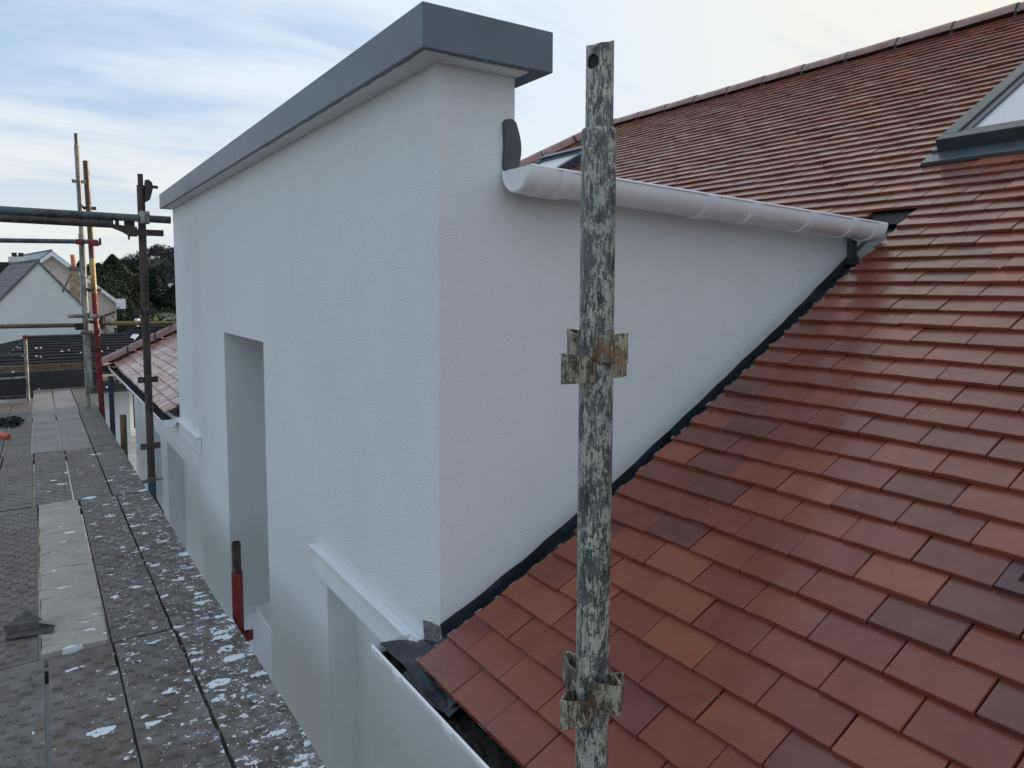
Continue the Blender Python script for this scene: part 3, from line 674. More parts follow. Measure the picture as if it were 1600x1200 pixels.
# lead: strip beside the cheek, upstand, corner apron
def roofpt(x, y, h=0): 
    n = Vector((-.58, 0, 1)).normalized(); return Vector((x, y, zroof(x))) + n*h
ld = MB()
N_ = 60
for i in range(N_):
    x0 = .86+(3.5-.86)*i/N_; x1 = .86+(3.5-.86)*(i+1)/N_
    w0 = .003*math.sin(i*1.7)+.002*math.sin(i*.6); w1 = .003*math.sin((i+1)*1.7)+.002*math.sin((i+1)*.6)
    o0 = cboff(x0); o1 = cboff(x1); zz = lambda x, o_, w_: zroof(x)+o_+w_
    f0 = min(-.034, o0-.03); f1 = min(-.034, o1-.03)
    ld.add([(x0, 1.62, zz(x0, -.036, 0)), (x1, 1.62, zz(x1, -.036, 0)), (x1, 1.70, zz(x1, f1, w1)), (x0, 1.70, zz(x0, f0, w0))], [(0, 1, 2, 3)])
    ld.add([(x0, 1.70, zz(x0, f0, w0)), (x1, 1.70, zz(x1, f1, w1)), (x1, 1.885, zz(x1, f1, w1)), (x0, 1.885, zz(x0, f0, w0))], [(0, 1, 2, 3)])
    if x0 > .985: ld.add([(x0, 1.885, zz(x0, f0, w0)), (x1, 1.885, zz(x1, f1, w1)), (x1, 1.8985, zz(x1, o1+.006, w1*.6)), (x0, 1.8985, zz(x0, o0+.006, w0*.6))], [(0, 1, 2, 3)])
P(ld, 'lead_flashing', 'lead', smooth=True)
ap = MB(); nn = 14; rg = random.Random(8); rows = []
for i in range(nn+1):
    row = []
    for j in range(9):
        x = .860+.132*j/8; y = 1.60+.45*i/nn
        z = -1.116+.058*(j/8)**1.2 + rg.uniform(-.0012, .0012) + .004*math.sin(i*.9+j*.5)
        if y < 1.78: z -= .012
        if y > 1.88: z -= (.030+.045*(y-1.88)/.15)*(j/8)
        row.append(Vector((x, y, z)))
    rows.append(row)
for i in range(nn):
    for j in range(8): ap.add([rows[i][j], rows[i][j+1], rows[i+1][j+1], rows[i+1][j]], [(0, 1, 2, 3)])
P(ap, 'lead_apron', 'lead', smooth=True)
# chipped corner of the render at the foot of the dormer
cc = MB(); rg = random.Random(14)
cc.add([(XW-.0015, y_, z_) for y_, z_ in ((1.9005, -1.040), (1.915, -1.040), (1.938, -1.047), (1.958, -1.046), (1.975, -1.056), (1.995, -1.058), (2.018, -1.068), (2.012, -1.09), (2.010, -1.110), (2.003, -1.139), (1.9005, -1.139))], [tuple(range(11))])
for k in range(14):
    y_ = rg.uniform(1.905, 1.99); z_ = rg.uniform(-1.12, -1.05); r_ = rg.uniform(.004, .011)
    cc.add([(XW-.0025-.001*k/14, y_+r_*math.cos(q_*1.05)*rg.uniform(.6, 1.2), z_+r_*math.sin(q_*1.05)*rg.uniform(.6, 1.2)) for q_ in range(6)], [tuple(range(6))])
P(cc, 'chipped_render', 'cement')

# ------------------------------------------------------------------ main roof
ZR = 6.36
hipY = lambda x: 11.78 - (x-.77)*.797
rf = MB()
off = -.036
q = lambda x, y: (x, y, zroof(x)+off)
rf.add([q(.93, -2.5), q(3.3, -2.5), q(3.3, 1.66), q(.93, 1.66)], [(0, 1, 2, 3)])
rf.add([q(3.3, -2.5), q(ZR, -2.5), q(ZR, hipY(ZR)), q(3.3, hipY(3.3))], [(0, 1, 2, 3)])
rf.add([q(.93, 6.70), q(3.3, 6.70), q(3.3, hipY(3.3)), q(.93, hipY(.93))], [(0, 1, 2, 3)])
# far slopes
rf.add([(ZR, -2.5, zroof(ZR)-.03), (11.9, -2.5, -1.14), (11.9, 11.75, -1.14), (ZR, hipY(ZR), zroof(ZR)-.03)], [(0, 1, 2, 3)])
rf.add([(ZR, hipY(ZR), zroof(ZR)-.03), (11.9, 11.75, -1.14), (.80, 11.75, -1.15)], [(0, 1, 2)])
roof = P(rf, 'roof', 'underlay')
# eaves undercloak course
TW, GAP = .172, .0036
def rowx(i): return .878 if i == 0 else .972+.0861*(i-1)
rows_n = int((ZR-.972)/.0861)+1
slope = math.atan(.58)
TT = .0125
variants = []
for k in range(6):
    rg = random.Random(40+k)
    us = [0, .0018, .05, .10, .19]; hw = TW/2-GAP/2; vs_ = [-hw, -hw+.0015, -hw*.35, hw*.35, hw-.0015, hw]
    mb = MB(); cam_u = rg.uniform(.0005, .0030); tw = rg.uniform(-.0010, .0010); wv = [rg.uniform(-.0009, .0009) for _ in range(6)]; ed = [rg.uniform(-.0013, .0013) for _ in range(6)]
    top = []; 
    for a, u in enumerate(us):
        for c_, v_ in enumerate(vs_):
            z = cam_u*(1-((u-.1)/.1)**2) + tw*(v_/hw)*(1 if u < .1 else 0) + wv[c_]*(1-u/.19)
            if a == 0: z -= .0016
            if c_ in (0, 5): z -= .0013
            top.append(Vector((u+(ed[c_] if a < 2 else 0), v_, z)))
    bot = [Vector((t_.x, t_.y, -TT + (tw*(t_.y/hw)+wv[0])*(.6 if t_.x < .1 else 0))) for t_ in top]
    nu, nv = len(us), len(vs_)
    fs = [(a*nv+c_, (a+1)*nv+c_, (a+1)*nv+c_+1, a*nv+c_+1) for a in range(nu-1) for c_ in range(nv-1)]
    mb.add(top, fs)
    # sides: tail and two flanks
    b0 = len(mb.v); mb.v += [tuple(x) for x in bot]
    fs2 = [(c_, c_+1, b0+c_+1, b0+c_) for c_ in range(nv-1)]
    fs2 += [(a*nv, (a+1)*nv, b0+(a+1)*nv, b0+a*nv) for a in range(nu-1)] + [(a*nv+nv-1, (a+1)*nv+nv-1, b0+(a+1)*nv+nv-1, b0+a*nv+nv-1) for a in range(nu-1)]
    fs2 += [(b0, b0+nv-1, b0+nu*nv-1, b0+(nu-1)*nv)]
    mb.f += fs2; mb.mi += [0]*len(fs2)
    variants.append(mb)
tmesh = {}
def tile_mesh(k, frost):
    key = (k, frost)
    if key not in tmesh:
        o = variants[k].build('roof_tile', M['tile_frost' if frost else 'tile']); me = o.data; bpy.data.objects.remove(o); tmesh[key] = me
    return tmesh[key]
tilt = slope - math.atan(TT*1.14/.0995)
tiles = []
rg = random.Random(21)
def tile(i, y0, y1):
    """row i, from y0 (low) to y1 (high)"""
    wdt = y1-y0; x = rowx(i); yc = (y0+y1)/2
    if i == 9 and abs(yc-.587) < .02: return      # the vent tile sits here
    ri = rg.uniform(-.0018, .0018); lift = rg.uniform(-.0008, .0022); tw = rg.uniform(-.009, .009)
    Mx = Matrix.Translation((x+ri, yc, zroof(x)+lift)) @ Euler((rg.uniform(-.009, .009), -(tilt+rg.uniform(-.010, .008)), tw)).to_matrix().to_4x4() @ Matrix.Diagonal((1, wdt/TW, 1, 1))
    k = rg.randrange(6)
    dist = Vector((x, yc, zroof(x))).length
    cd = Vector((x, yc, zroof(x))); n = Vector((-math.sin(tilt), 0, math.cos(tilt)))
    fx = cd.dot(rt); fz = cd.dot(fw)
    px = 795.8+1126.4*fx/fz if fz > .1 else -9999; py = 536.9+1126.4*cd.dot(dn)/fz if fz > .1 else -9999
    vis = -60 < px < 1660 and -60 < py < 1260
    if yc < 1.9 or x > 3.3:
        if px < 1375 and py > 258+.178*(px-831)+8 and x > 3.3: vis = False
        if x > 3.3 and px < 812: vis = False
    else:
        if px > 284: vis = False
    area = abs(cd.normalized().dot(-n))/dist**2*wdt if vis else 0
    tiles.append((area, Mx, k, yc > 6.6 and x < 3.3))
def fill(i, a, b, phase):
    """tiles of row i between a and b (a<b) with joints at phase + n*TW"""
    n0 = math.ceil((a-phase)/TW-1e-6); js = [a]; y = phase+n0*TW
    while y < b-1e-6:
        if y > a+.045 and y < b-.085: js.append(y)
        y += TW
    js.append(b)
    for u, v_ in zip(js[:-1], js[1:]): tile(i, u, v_)
for i in range(rows_n):
    x = rowx(i); ph = .845 if i % 2 else .845+TW/2
    if x > ZR-.04: continue
    if x < 3.36:
        fill(i, -1.2, 1.765+max(0, .062-.013*i)+rg.uniform(-.004, .004), ph)
        fill(i, 6.745, hipY(x)-.03, ph+.03)
    else:
        yw0, yw1 = .86, 1.985
        if 3.79 < x < 5.37: fill(i, -1.2, yw0, ph); a0 = yw1
        else: a0 = -1.2
        if 4.55 < x < 5.46: fill(i, a0, 6.36, ph); fill(i, 7.45, hipY(x)-.03, ph)
        else: fill(i, a0, hipY(x)-.03, ph)
tiles.sort(key=lambda t_: -t_[0])
for a, Mx, k, fr in tiles[:300]:
    o = bpy.data.objects.new('roof_tile', tile_mesh(k, fr)); COL.objects.link(o); o.matrix_basis = Mx; attach(o, roof)
for fr in (False, True):
    st = MB()
    for a, Mx, k, f_ in tiles[300:]:
        if f_ != fr: continue
        vb = variants[k]; st.add([Mx @ Vector(v_) for v_ in vb.v], vb.f)
    if st.v:
        o = st.build('roof_tiles', M['tile_frost' if fr else 'tile'], roof); o['kind'] = 'stuff'
# eaves course underneath
uc = MB(); y = -1.2
while y < 1.70:
    uc.box(0, .17, y+.0015, y+TW-.0015, -.012, 0, Matrix.Translation((.884, 0, zroof(.884)-.0145)) @ Euler((0, -tilt, 0)).to_matrix().to_4x4()); y += TW
o = uc.build('undertiles', M['tile'], roof); o['kind'] = 'stuff'
sm = MB(); rg2_ = random.Random(31)
for i in range(0, 28):
    x = rowx(i); ye = 1.765+max(0, .062-.013*i)
    Mm = Matrix.Translation((x, ye, zroof(x)+.001)) @ Euler((0, -tilt, 0)).to_matrix().to_4x4()
    u = rg2_.uniform(0, .03)
    while u < .09:
        l = rg2_.uniform(.008, .03); d_ = rg2_.uniform(.0008, .003); sm.box(u, u+l, -d_, .0022, -.005, .0006, Mm); u += l+rg2_.uniform(.02, .07)
    v_ = -rg2_.uniform(0, .05)
    while v_ > -.42:
        l = rg2_.uniform(.01, .07); sm.box(-.0016, -.0003, v_-l, v_, -TT-.0010, -TT+rg2_.uniform(-.0004, .0010), Mm); v_ -= l+rg2_.uniform(.03, .22)+(.2 if i > 12 else 0)
M['dust'] = m_plain('mortar_dust', (.25, .19, .18), .9, nscale=120, var=.5)
o = sm.build('mortar_smear', M['dust'], roof); o['kind'] = 'stuff'
# two lifted tiles above the lead valley
for (x, y, dz, rz_) in ((3.335, 2.06, -.006, .02), (3.340, 2.235, -.010, -.015)):
    o = bpy.data.objects.new('roof_tile', tile_mesh(1, False)); COL.objects.link(o); o.matrix_basis = Matrix.Translation((x, y, zroof(x)+dz)) @ Euler((.02, -tilt, rz_)).to_matrix().to_4x4(); attach(o, roof)
# dark lead valley behind the gutter outlet
c = MB(); c.add([(3.02, 1.90, .10), (3.42, 1.90, .335), (3.42, 2.9, .335), (3.02, 2.9, .255)], [(0, 1, 2, 3)]); c.add([(3.02, 1.74, .09), (3.42, 1.74, .33), (3.42, 1.90, .335), (3.02, 1.90, .10)], [(0, 1, 2, 3)]); P(c, 'valley_lead', 'lead')
c = MB(); c.box(3.061, 3.10, 1.875, 2.0, .12, .27); P(c, 'fascia_end', 'slate_end')
# vent tile
vx = rowx(9)
VM = Matrix.Translation((vx-.001, .671, zroof(vx)+.002)) @ Euler((0, -tilt, 0)).to_matrix().to_4x4()
vt = MB()
for (u0, u1, v0, v1) in ((0, .035, -.165, 0), (.035, .19, -.030, 0), (.035, .19, -.165, -.135), (.035, .19, -.092, -.073), (.10, .19, -.073, -.030), (.10, .19, -.135, -.092)):
    vt.box(u0, u1, v0, v1, -.014, 0, VM)
M['vent'] = m_plain('maroon_plastic', (.075, .030, .036), .32, nscale=40, var=.2, bmp=.5, bscale=150)
vo_ = vt.build('vent_tile', M['vent'], roof); vo_['label'] = 'slotted maroon ventilation tile'
vt = MB(); vt.box(.03, .12, -.14, -.02, -.022, -.015, VM); o = vt.build('vent_shadow', M['black'], roof); o.name = 'vent_shade_sheet'  # black sheet stands in for the shade inside the slots
# ridge and hip tiles
def halfround(a, b, r, mt, name='ridge_tile', n=10):
    a = Vector(a); b = Vector(b); d = (b-a).normalized(); side = d.cross(Vector((0, 0, 1))).normalized(); up = side.cross(d).normalized()
    mb = MB(); loops = []
    prof = [(0, r), (.10, r), (.5, r*.985), (.9, r), (1, r)]
    for t_, rr in prof:
        p_ = a.lerp(b, t_)
        loops.append([p_+side*rr*math.cos(math.pi*k/n)+up*(rr*math.sin(math.pi*k/n)-.02) for k in range(n+1)])
    for l0, l1 in zip(loops[:-1], loops[1:]):
        mb.add(l0+l1, [(k, k+1, n+2+k, n+1+k) for k in range(n)])
    for l in (loops[0], loops[-1]): mb.add(l, [tuple(range(n+1))])
    return mb.build(name, M[mt], roof, smooth=True)
y = -2.4; ry = zroof(ZR)-.012
while y < 7.25:
    y2 = min(y+.455, 7.3); halfround((ZR-.02, y+.004, ry+.006+random.uniform(-.003, .003)), (ZR-.02, y2-.004, ry+random.uniform(-.002, .002)), .082, 'ridge')
    c = MB(); c.tube((ZR-.02, y-.010, ry-.02), (ZR-.02, y+.010, ry-.018), .0825, 16); c.build('mortar_joint', M['mortar'], roof); y += .455
H0 = Vector((ZR-.02, 7.32, ry-.01)); H1 = Vector((.80, 11.76, zroof(.80)+.02)); nH = 17
for k in range(nH):
    a = H0.lerp(H1, k/nH+.0012); b2 = H0.lerp(H1, (k+1)/nH-.0012); halfround(a, b2, .115, 'ridge_frost' if k > nH*.5 else 'ridge', 'hip_tile')
    c = MB(); mid = H0.lerp(H1, (k+1)/nH); dd = (H1-H0).normalized()
    c.tube(mid-dd*.012+Vector((0, 0, -.025)), mid+dd*.012+Vector((0, 0, -.025)), .119, 16); c.build('mortar_joint', M['mortar'], roof)

# roof windows
nrm = Vector((-.58, 0, 1)).normalized(); ups = Vector((1, 0, .58)).normalized()
def rwin(x0, x1, y0, y1, label=None, hgt=.075):
    fr = MB()
    def q(x, y, h_): return Vector((x, y, zroof(x)))+nrm*h_
    def bar(xa, xb, ya, yb, h0, h1): 
        vs = [q(x, y, h_) for h_ in (h0, h1) for y in (ya, yb) for x in (xa, xb)]
        fr.add(vs, [(0, 2, 3, 1), (4, 5, 7, 6), (0, 1, 5, 4), (2, 6, 7, 3), (0, 4, 6, 2), (1, 3, 7, 5)])
    bw = .075
    bar(x0, x0+.06, y0, y1, -.02, hgt); bar(x1-.09, x1, y0, y1, -.02, hgt+.015)
    bar(x0+.06, x1-.09, y0, y0+bw, -.02, hgt); bar(x0+.06, x1-.09, y1-bw, y1, -.02, hgt)
    o = fr.build('roof_window', M['wframe'], house, bevel=.005)
    if label: o['label'] = label
    i = .012
    fr = MB(); bar(x0+.062, x1-.092, y0+bw+.002, y0+bw+.04, .0, hgt-.012); bar(x0+.062, x1-.092, y1-bw-.04, y1-bw-.002, .0, hgt-.012)
    bar(x0+.062, x0+.11, y0+bw+.041, y1-bw-.041, .0, hgt-.012); bar(x1-.14, x1-.092, y0+bw+.041, y1-bw-.041, .0, hgt-.012)
    fr.build('sash', M['wframe'], o, bevel=.003)
    fr = MB(); bar(x0+.111, x1-.141, y0+bw+.042, y1-bw-.042, .03, hgt-.025); fr.build('glass', M['frostglass'], o)
    fr = MB(); bar(x0-.105, x0-.001, y0-.06, y1+.03, -.012, .008); bar(x0+.0, x1, y1+.001, y1+.03, -.02, .02)
    fr.build('flashing', M['apron'], o, bevel=.002)
    return o
rwin(3.925, 5.34, .88, 1.955)
rwin(4.62, 5.42, 6.40, 7.40)

# ------------------------------------------------------------------ SCAFFOLD
def zdeck(y): return -1.37-.025*y
def vpocket(x, y, zt, ang, r=.0243, tip=.061, hgt=.036, th=.0032, sl=.004):
    """folded strip forming a V pocket on a standard"""
    a = R(ang); d = Vector((math.cos(a), math.sin(a))); s_ = Vector((-d.y, d.x))
    half = .019
    pts = [d*math.sqrt(r*r-half*half)*.92+s_*half, d*(r+.008)+s_*(half*.98), d*(tip-.006)+s_*.0065, d*(tip-.0015)+s_*.0038, d*tip,
           d*(tip-.0015)-s_*.0038, d*(tip-.006)-s_*.0065, d*(r+.008)-s_*(half*.98), d*math.sqrt(r*r-half*half)*.92-s_*half]
    inn = []
    for p_ in pts:
        rad = p_.dot(d); lat = p_.dot(s_)
        inn.append(d*min(rad, tip-th*1.3)+s_*(lat-math.copysign(th, lat) if abs(lat) > th else 0))
    mb = MB(); n = len(pts)
    zt_ = lambda p_: zt+sl*(p_.dot(d)-r)/.03
    zb_ = lambda p_: zt-hgt-sl*(p_.dot(d)-r)/.03*.4
    V_ = [Vector((x+p_.x, y+p_.y, zt_(p_))) for p_ in pts]+[Vector((x+p_.x, y+p_.y, zb_(p_))) for p_ in pts]+[Vector((x+p_.x, y+p_.y, zt_(p_))) for p_ in inn]+[Vector((x+p_.x, y+p_.y, zb_(p_))) for p_ in inn]
    F_ = []
    for k in range(n-1): F_ += [(k, k+1, n+k+1, n+k), (2*n+k, 2*n+k+1, 3*n+k+1, 3*n+k), (k, k+1, 2*n+k+1, 2*n+k), (n+k, n+k+1, 3*n+k+1, 3*n+k)]
    mb.add(V_, F_); return mb
# near pole
px_, py_ = .661, .783
t = empty('scaffold_pole', (px_, py_, GZ), 'nearest flaking grey-green scaffold pole standing in front of the dormer and tiles', 'scaffold pole', 'upright scaffold poles')
c = MB(); c.tube((px_-.003, py_, GZ), (px_, py_, .213), .0243, 40, inner=.0205); c.build('tube', M['pole'], t, smooth=True)
def uneven_tube(x, y, z0, z1, r, ri, n=40, tilt_=.006, hole=None):
    mb = MB(); vs = []
    for (rr, top) in ((r, False), (r, True), (ri, True), (ri, False)):
        for k in range(n):
            a = 2*math.pi*k/n; z = (z1+tilt_*math.cos(a-.35)+.0005*math.sin(a*5)) if top else z0
            vs.append((x+rr*math.cos(a), y+rr*math.sin(a), z))
    fs = []
    for L_ in range(4):
        b0 = L_*n; b1 = ((L_+1) % 4)*n
        fs += [(b0+k, b0+(k+1) % n, b1+(k+1) % n, b1+k) for k in range(n)]
    mb.add(vs, fs); return mb
sp = uneven_tube(px_+.0005, py_, .16, .332, .0192, .0160).build('spigot', M['pole'], t, smooth=True)
ln = MB(); ln.tube((px_, py_, .17), (px_, py_, .324), .0154, 20); ln.build('shade_liner', M['black'], t)  # black liner added so the inside of the hole reads as shaded
ct = MB(); vd = math.atan2(py_, px_)+math.pi; ha = vd-R(34)   # hole left of the view direction
hd = Vector((math.cos(ha), math.sin(ha), 0)); ct.tube(Vector((px_, py_, .304))+hd*.004, Vector((px_, py_, .304))+hd*.04, .0098, 20)
cut = ct.build('cutter', M['pole'])
md = sp.modifiers.new('hole', 'BOOLEAN'); md.object = cut; md.operation = 'DIFFERENCE'; md.solver = 'EXACT'
dg = bpy.context.evaluated_depsgraph_get(); nm = bpy.data.meshes.new_from_object(sp.evaluated_get(dg)); sp.modifiers.clear(); sp.data = nm
bpy.data.objects.remove(cut)
c = MB()
for k in range(40):   # rough collar edge where the tube is crimped
    a0 = 2*math.pi*k/40; a1 = 2*math.pi*(k+1)/40
    c.add([(px_+.0243*math.cos(a0), py_+.0243*math.sin(a0), .2129), (px_+.0243*math.cos(a1), py_+.0243*math.sin(a1), .2129), (px_+.0232*math.cos(a1), py_+.0232*math.sin(a1), .2165), (px_+.0232*math.cos(a0), py_+.0232*math.sin(a0), .2165),
           (px_+.0195*math.cos(a0), py_+.0195*math.sin(a0), .2150), (px_+.0195*math.cos(a1), py_+.0195*math.sin(a1), .2150)], [(0, 1, 2, 3), (3, 2, 5, 4)])
c.build('collar', M['pole'], t, smooth=True)
for zl in (-.067, -.562, -1.057):
    for ang, dz in ((182, -.029), (272, .0), (92, .0), (2, -.026)):
        vpocket(px_-.001, py_, zl+dz, ang+random.uniform(-3, 3)).build('bracket', M['bracket'], t, bevel=.0004)

def standard(x, y, z0, z1, segs, label, cups=(), spig=None, r=.0242, cupm='brown', lean=(0, 0), extra=None, n=16):
    t = empty('scaffold_pole', (x, y, z0), label, 'scaffold pole', 'upright scaffold poles')
    def ctr(z): f_ = (z-z0)/(z1-z0); return x+lean[0]*f_, y+lean[1]*f_
    for a, b2, mt in segs:
        c = MB(); c.tube((*ctr(a), a), (*ctr(b2), b2), r if mt != 'blue' else r*1.06, n, inner=r*.8); c.build('tube', M[mt], t, smooth=True)
    if spig:
        c = MB(); c.tube((*ctr(z1-.05), z1-.05), (*ctr(z1+spig), z1+spig), r*.78, n, inner=r*.6); c.build('spigot', M[segs[0][2]], t, smooth=True)
    for z in cups:
        cx_, cy_ = ctr(z)
        for ang, dz in ((182, -.02), (272, 0), (92, 0), (2, -.02)):
            vpocket(cx_, cy_, z+dz, ang, r=r, tip=r*2.6, hgt=.038).build('bracket', M[cupm], t)
    return t
# red topped standard beside the tall window
t = standard(.697, 3.27, GZ, -1.205, [(GZ, -1.268, 'red')], 'short red painted pole with rusty open spigot below the tall window', cups=(-1.535,), cupm='red')
c = MB(); c.tube((.697, 3.27, -1.30), (.697, 3.27, -1.132), .0192, 20, inner=.0155); c.build('spigot', M['brown'], t, smooth=True)
# rusty brown standard by the far end of the dormer
t = standard(.664, 5.86, GZ, .722, [(-1.42, .722, 'brown'), (GZ, -1.42, 'blue')], 'dark rusty pole with blue sleeved foot left of the dormer', cups=(-.155, -.65, -1.145), r=.0262)
c = MB()
for a0 in (20, 200):
    pts = [(.664+.020*math.cos(R(a0+q_*14)), 5.86+.020*math.sin(R(a0+q_*14))) for q_ in range(10)]; pin = [(.664+.016*math.cos(R(a0+q_*14)), 5.86+.016*math.sin(R(a0+q_*14))) for q_ in range(10)]
    c.prism(pts+pin[::-1], 2, .70, .805-.01*(a0 > 90))
c.build('spigot', M['brown'], t)
c = MB(); c.prism([(.685, .60), (.720, .62), (.742, .70), (.738, .745), (.715, .765), (.693, .76), (.688, .70)], 1, 5.835, 5.885); c.tube((.735, 5.84, .715), (.775, 5.84, .712), .012, 10); cpl = c.build('swivel_coupler', M['brown'], t, bevel=.003)
c = MB(); 
for k in range(20):
    a0 = 2*math.pi*k/20; a1 = 2*math.pi*(k+1)/20
    c.add([(.664+.031*math.cos(a), 5.86+.031*math.sin(a), z) for z in (-1.455, -1.41) for a in (a0, a1)], [(0, 1, 3, 2)])
c.tube((.63, 5.82, -1.432), (.60, 5.80, -1.432), .014, 8); c.tube((.69, 5.83, -1.432), (.735, 5.82, -1.432), .009, 8); c.build('clamp', M['galv'], t)
c = MB(); c.box(.55, .615, 5.835, 5.885, .405, .485); c.build('clamp', M['brown'], t, bevel=.004)
c = MB(); c.prism([(.565, .405), (.585, .405), (.582, .33), (.572, .33)], 1, 5.85, 5.87); c.build('wedge', M['brown'], t)
c = MB(); c.box(.60, .80, 5.82, 5.842, .36, .405); c.build('bracket', M['brown'], t, bevel=.004)
# stub
standard(.675, 8.03, GZ, -1.28, [(GZ, -1.28, 'brown2')], 'short brown stub pole standing between deck edge and far wall', r=.03)
# far corner poles
standard(.735, 11.0, GZ, 1.62, [(.36, 1.62, 'brown2'), (-.10, .36, 'sunlit_galv'), (-1.70, -.10, 'red'), (GZ, -1.70, 'blue')], 'far corner pole painted red below, coloured as yellow sunlit galvanised tube above', cups=(1.05, -.02, -.44, -.80), r=.034, lean=(-.12, 0), spig=0)
standard(.56, 10.95, zdeck(11), 1.80, [(zdeck(11)+.25, 1.80, 'galv')], 'tall slim galvanised pole at the far corner, leaning beside the red one', cups=(1.38, .15, -.58), r=.030, lean=(-.04, 0), spig=.15, cupm='galv')
standard(.535, 11.25, zdeck(11), .69, [(zdeck(11), .69, 'galv')], 'short galvanised pole just left of the tall far corner pair', r=.028)
standard(.80, 11.05, GZ, -1.22, [(GZ, -1.22, 'blue')], 'short blue pole beside the foot of the red far corner pole', r=.03)
standard(-.155, 12.6, zdeck(12.6), -.78, [(zdeck(12.6), -.78, 'galv')], 'thin pale guard post with red cap at the far left of the deck', r=.022)
c = MB(); c.box(-.187, -.123, 12.57, 12.63, -.78, -.72); tag(c.build('post_cap', M['red']), 'small red plastic cap on the thin pale guard post', 'cap')
# horizontal tubes
def rail(a, b2, r, mt, label, inner=True, cl=()):
    t = empty('scaffold_tube', a, label, 'scaffold tube', 'horizontal scaffold tubes')
    c = MB(); c.tube(a, b2, r, 20, inner=r*.82); c.build('tube', M[mt], t, smooth=True)
    for (p_, s_, mt2) in cl:
        c = MB(); c.box(p_[0]-s_[0], p_[0]+s_[0], p_[1]-s_[1], p_[1]+s_[1], p_[2]-s_[2], p_[2]+s_[2]); c.build('coupler', M[mt2], t, bevel=min(s_)*.35)
    return t
rail((-2.4, 5.80, .522), (.845, 5.80, .478), .0262, 'greytube', 'upper grey-green tube projecting past the rusty pole', cl=(((.675, 5.80, .487), (.032, .034, .045), 'galv'), ((.50, 5.80, .430), (.012, .01, .03), 'dark')))
t = rail((-2.4, 5.80, .474), (.475, 5.80, .432), .0285, 'brown', 'lower rust-brown ledger tube directly under the grey-green one')
c = MB(); c.prism([(.47, .432), (.54, .425), (.625, .418), (.625, .35), (.575, .35), (.53, .378), (.47, .403)], 1, 5.785, 5.815); c.build('ledger_end', M['brown'], t, bevel=.004)
rail((-2.4, 10.9, .515), (.71, 10.9, .572), .029, 'greytube', 'thin dark tube crossing the sky beyond the big pair', cl=(((.50, 10.9, .565), (.04, .04, .035), 'red'), ((.66, 10.9, .55), (.06, .04, .035), 'red'), ((.735, 10.9, .575), (.012, .03, .045), 'dark')))
rail((-2.4, 10.9, -.487), (.46, 10.9, -.512), .028, 'brown2', 'brown tube in front of the pale gable, left of the red pole', cl=(((.46, 10.9, -.53), (.05, .03, .045), 'dark'), ((.56, 10.9, -.60), (.05, .03, .02), 'galv')))
rail((.70, 11.1, -.505), (2.2, 11.1, -.535), .028, 'ochre', 'ochre tube running right from the red pole toward the dormer', cl=(((.725, 11.1, -.49), (.02, .03, .09), 'brown'),))
rail((.33, 10.8, -.385), (.68, 10.8, -.398), .026, 'galv', 'short grey tube stub above the brown one by the red pole', cl=(((.56, 10.8, -.39), (.04, .035, .04), 'galv'),))
rail((.80, 11.85, -1.06), (1.08, 11.85, -1.05), .02, 'red', 'thin reddish tube low beside the red pole')
rail((-2.4, 12.55, -1.03), (-.16, 12.55, -1.00), .014, 'greytube', 'thin upper guard tube joined to the thin pale post')
rail((-2.4, 12.55, -1.36), (-.16, 12.55, -1.33), .016, 'galv', 'thin lower guard tube joined to the thin pale post')
# toe board and end boards
c = MB(); c.box(-1.2, .60, 14.22, 14.26, -1.70, -1.415); c.box(.605, .82, 14.22, 14.26, -1.70, -1.47)
tb = tag(c.build('toe_board', M['dark']), 'dark toe board closing off the far end of the scaffold deck', 'board')
c = MB(); c.box(-2.0, -.13, 12.66, 12.70, -1.58, -1.34); tag(c.build('toe_board', M['dark']), 'dark board low behind the thin pale guard post at left', 'board')
c = MB(); c.box(.84, 1.7, 14.0, 14.4, -1.62, -1.55); tag(c.build('timber_board', M['timber']), 'pale timber board on the next scaffold beyond the far gutter', 'board')
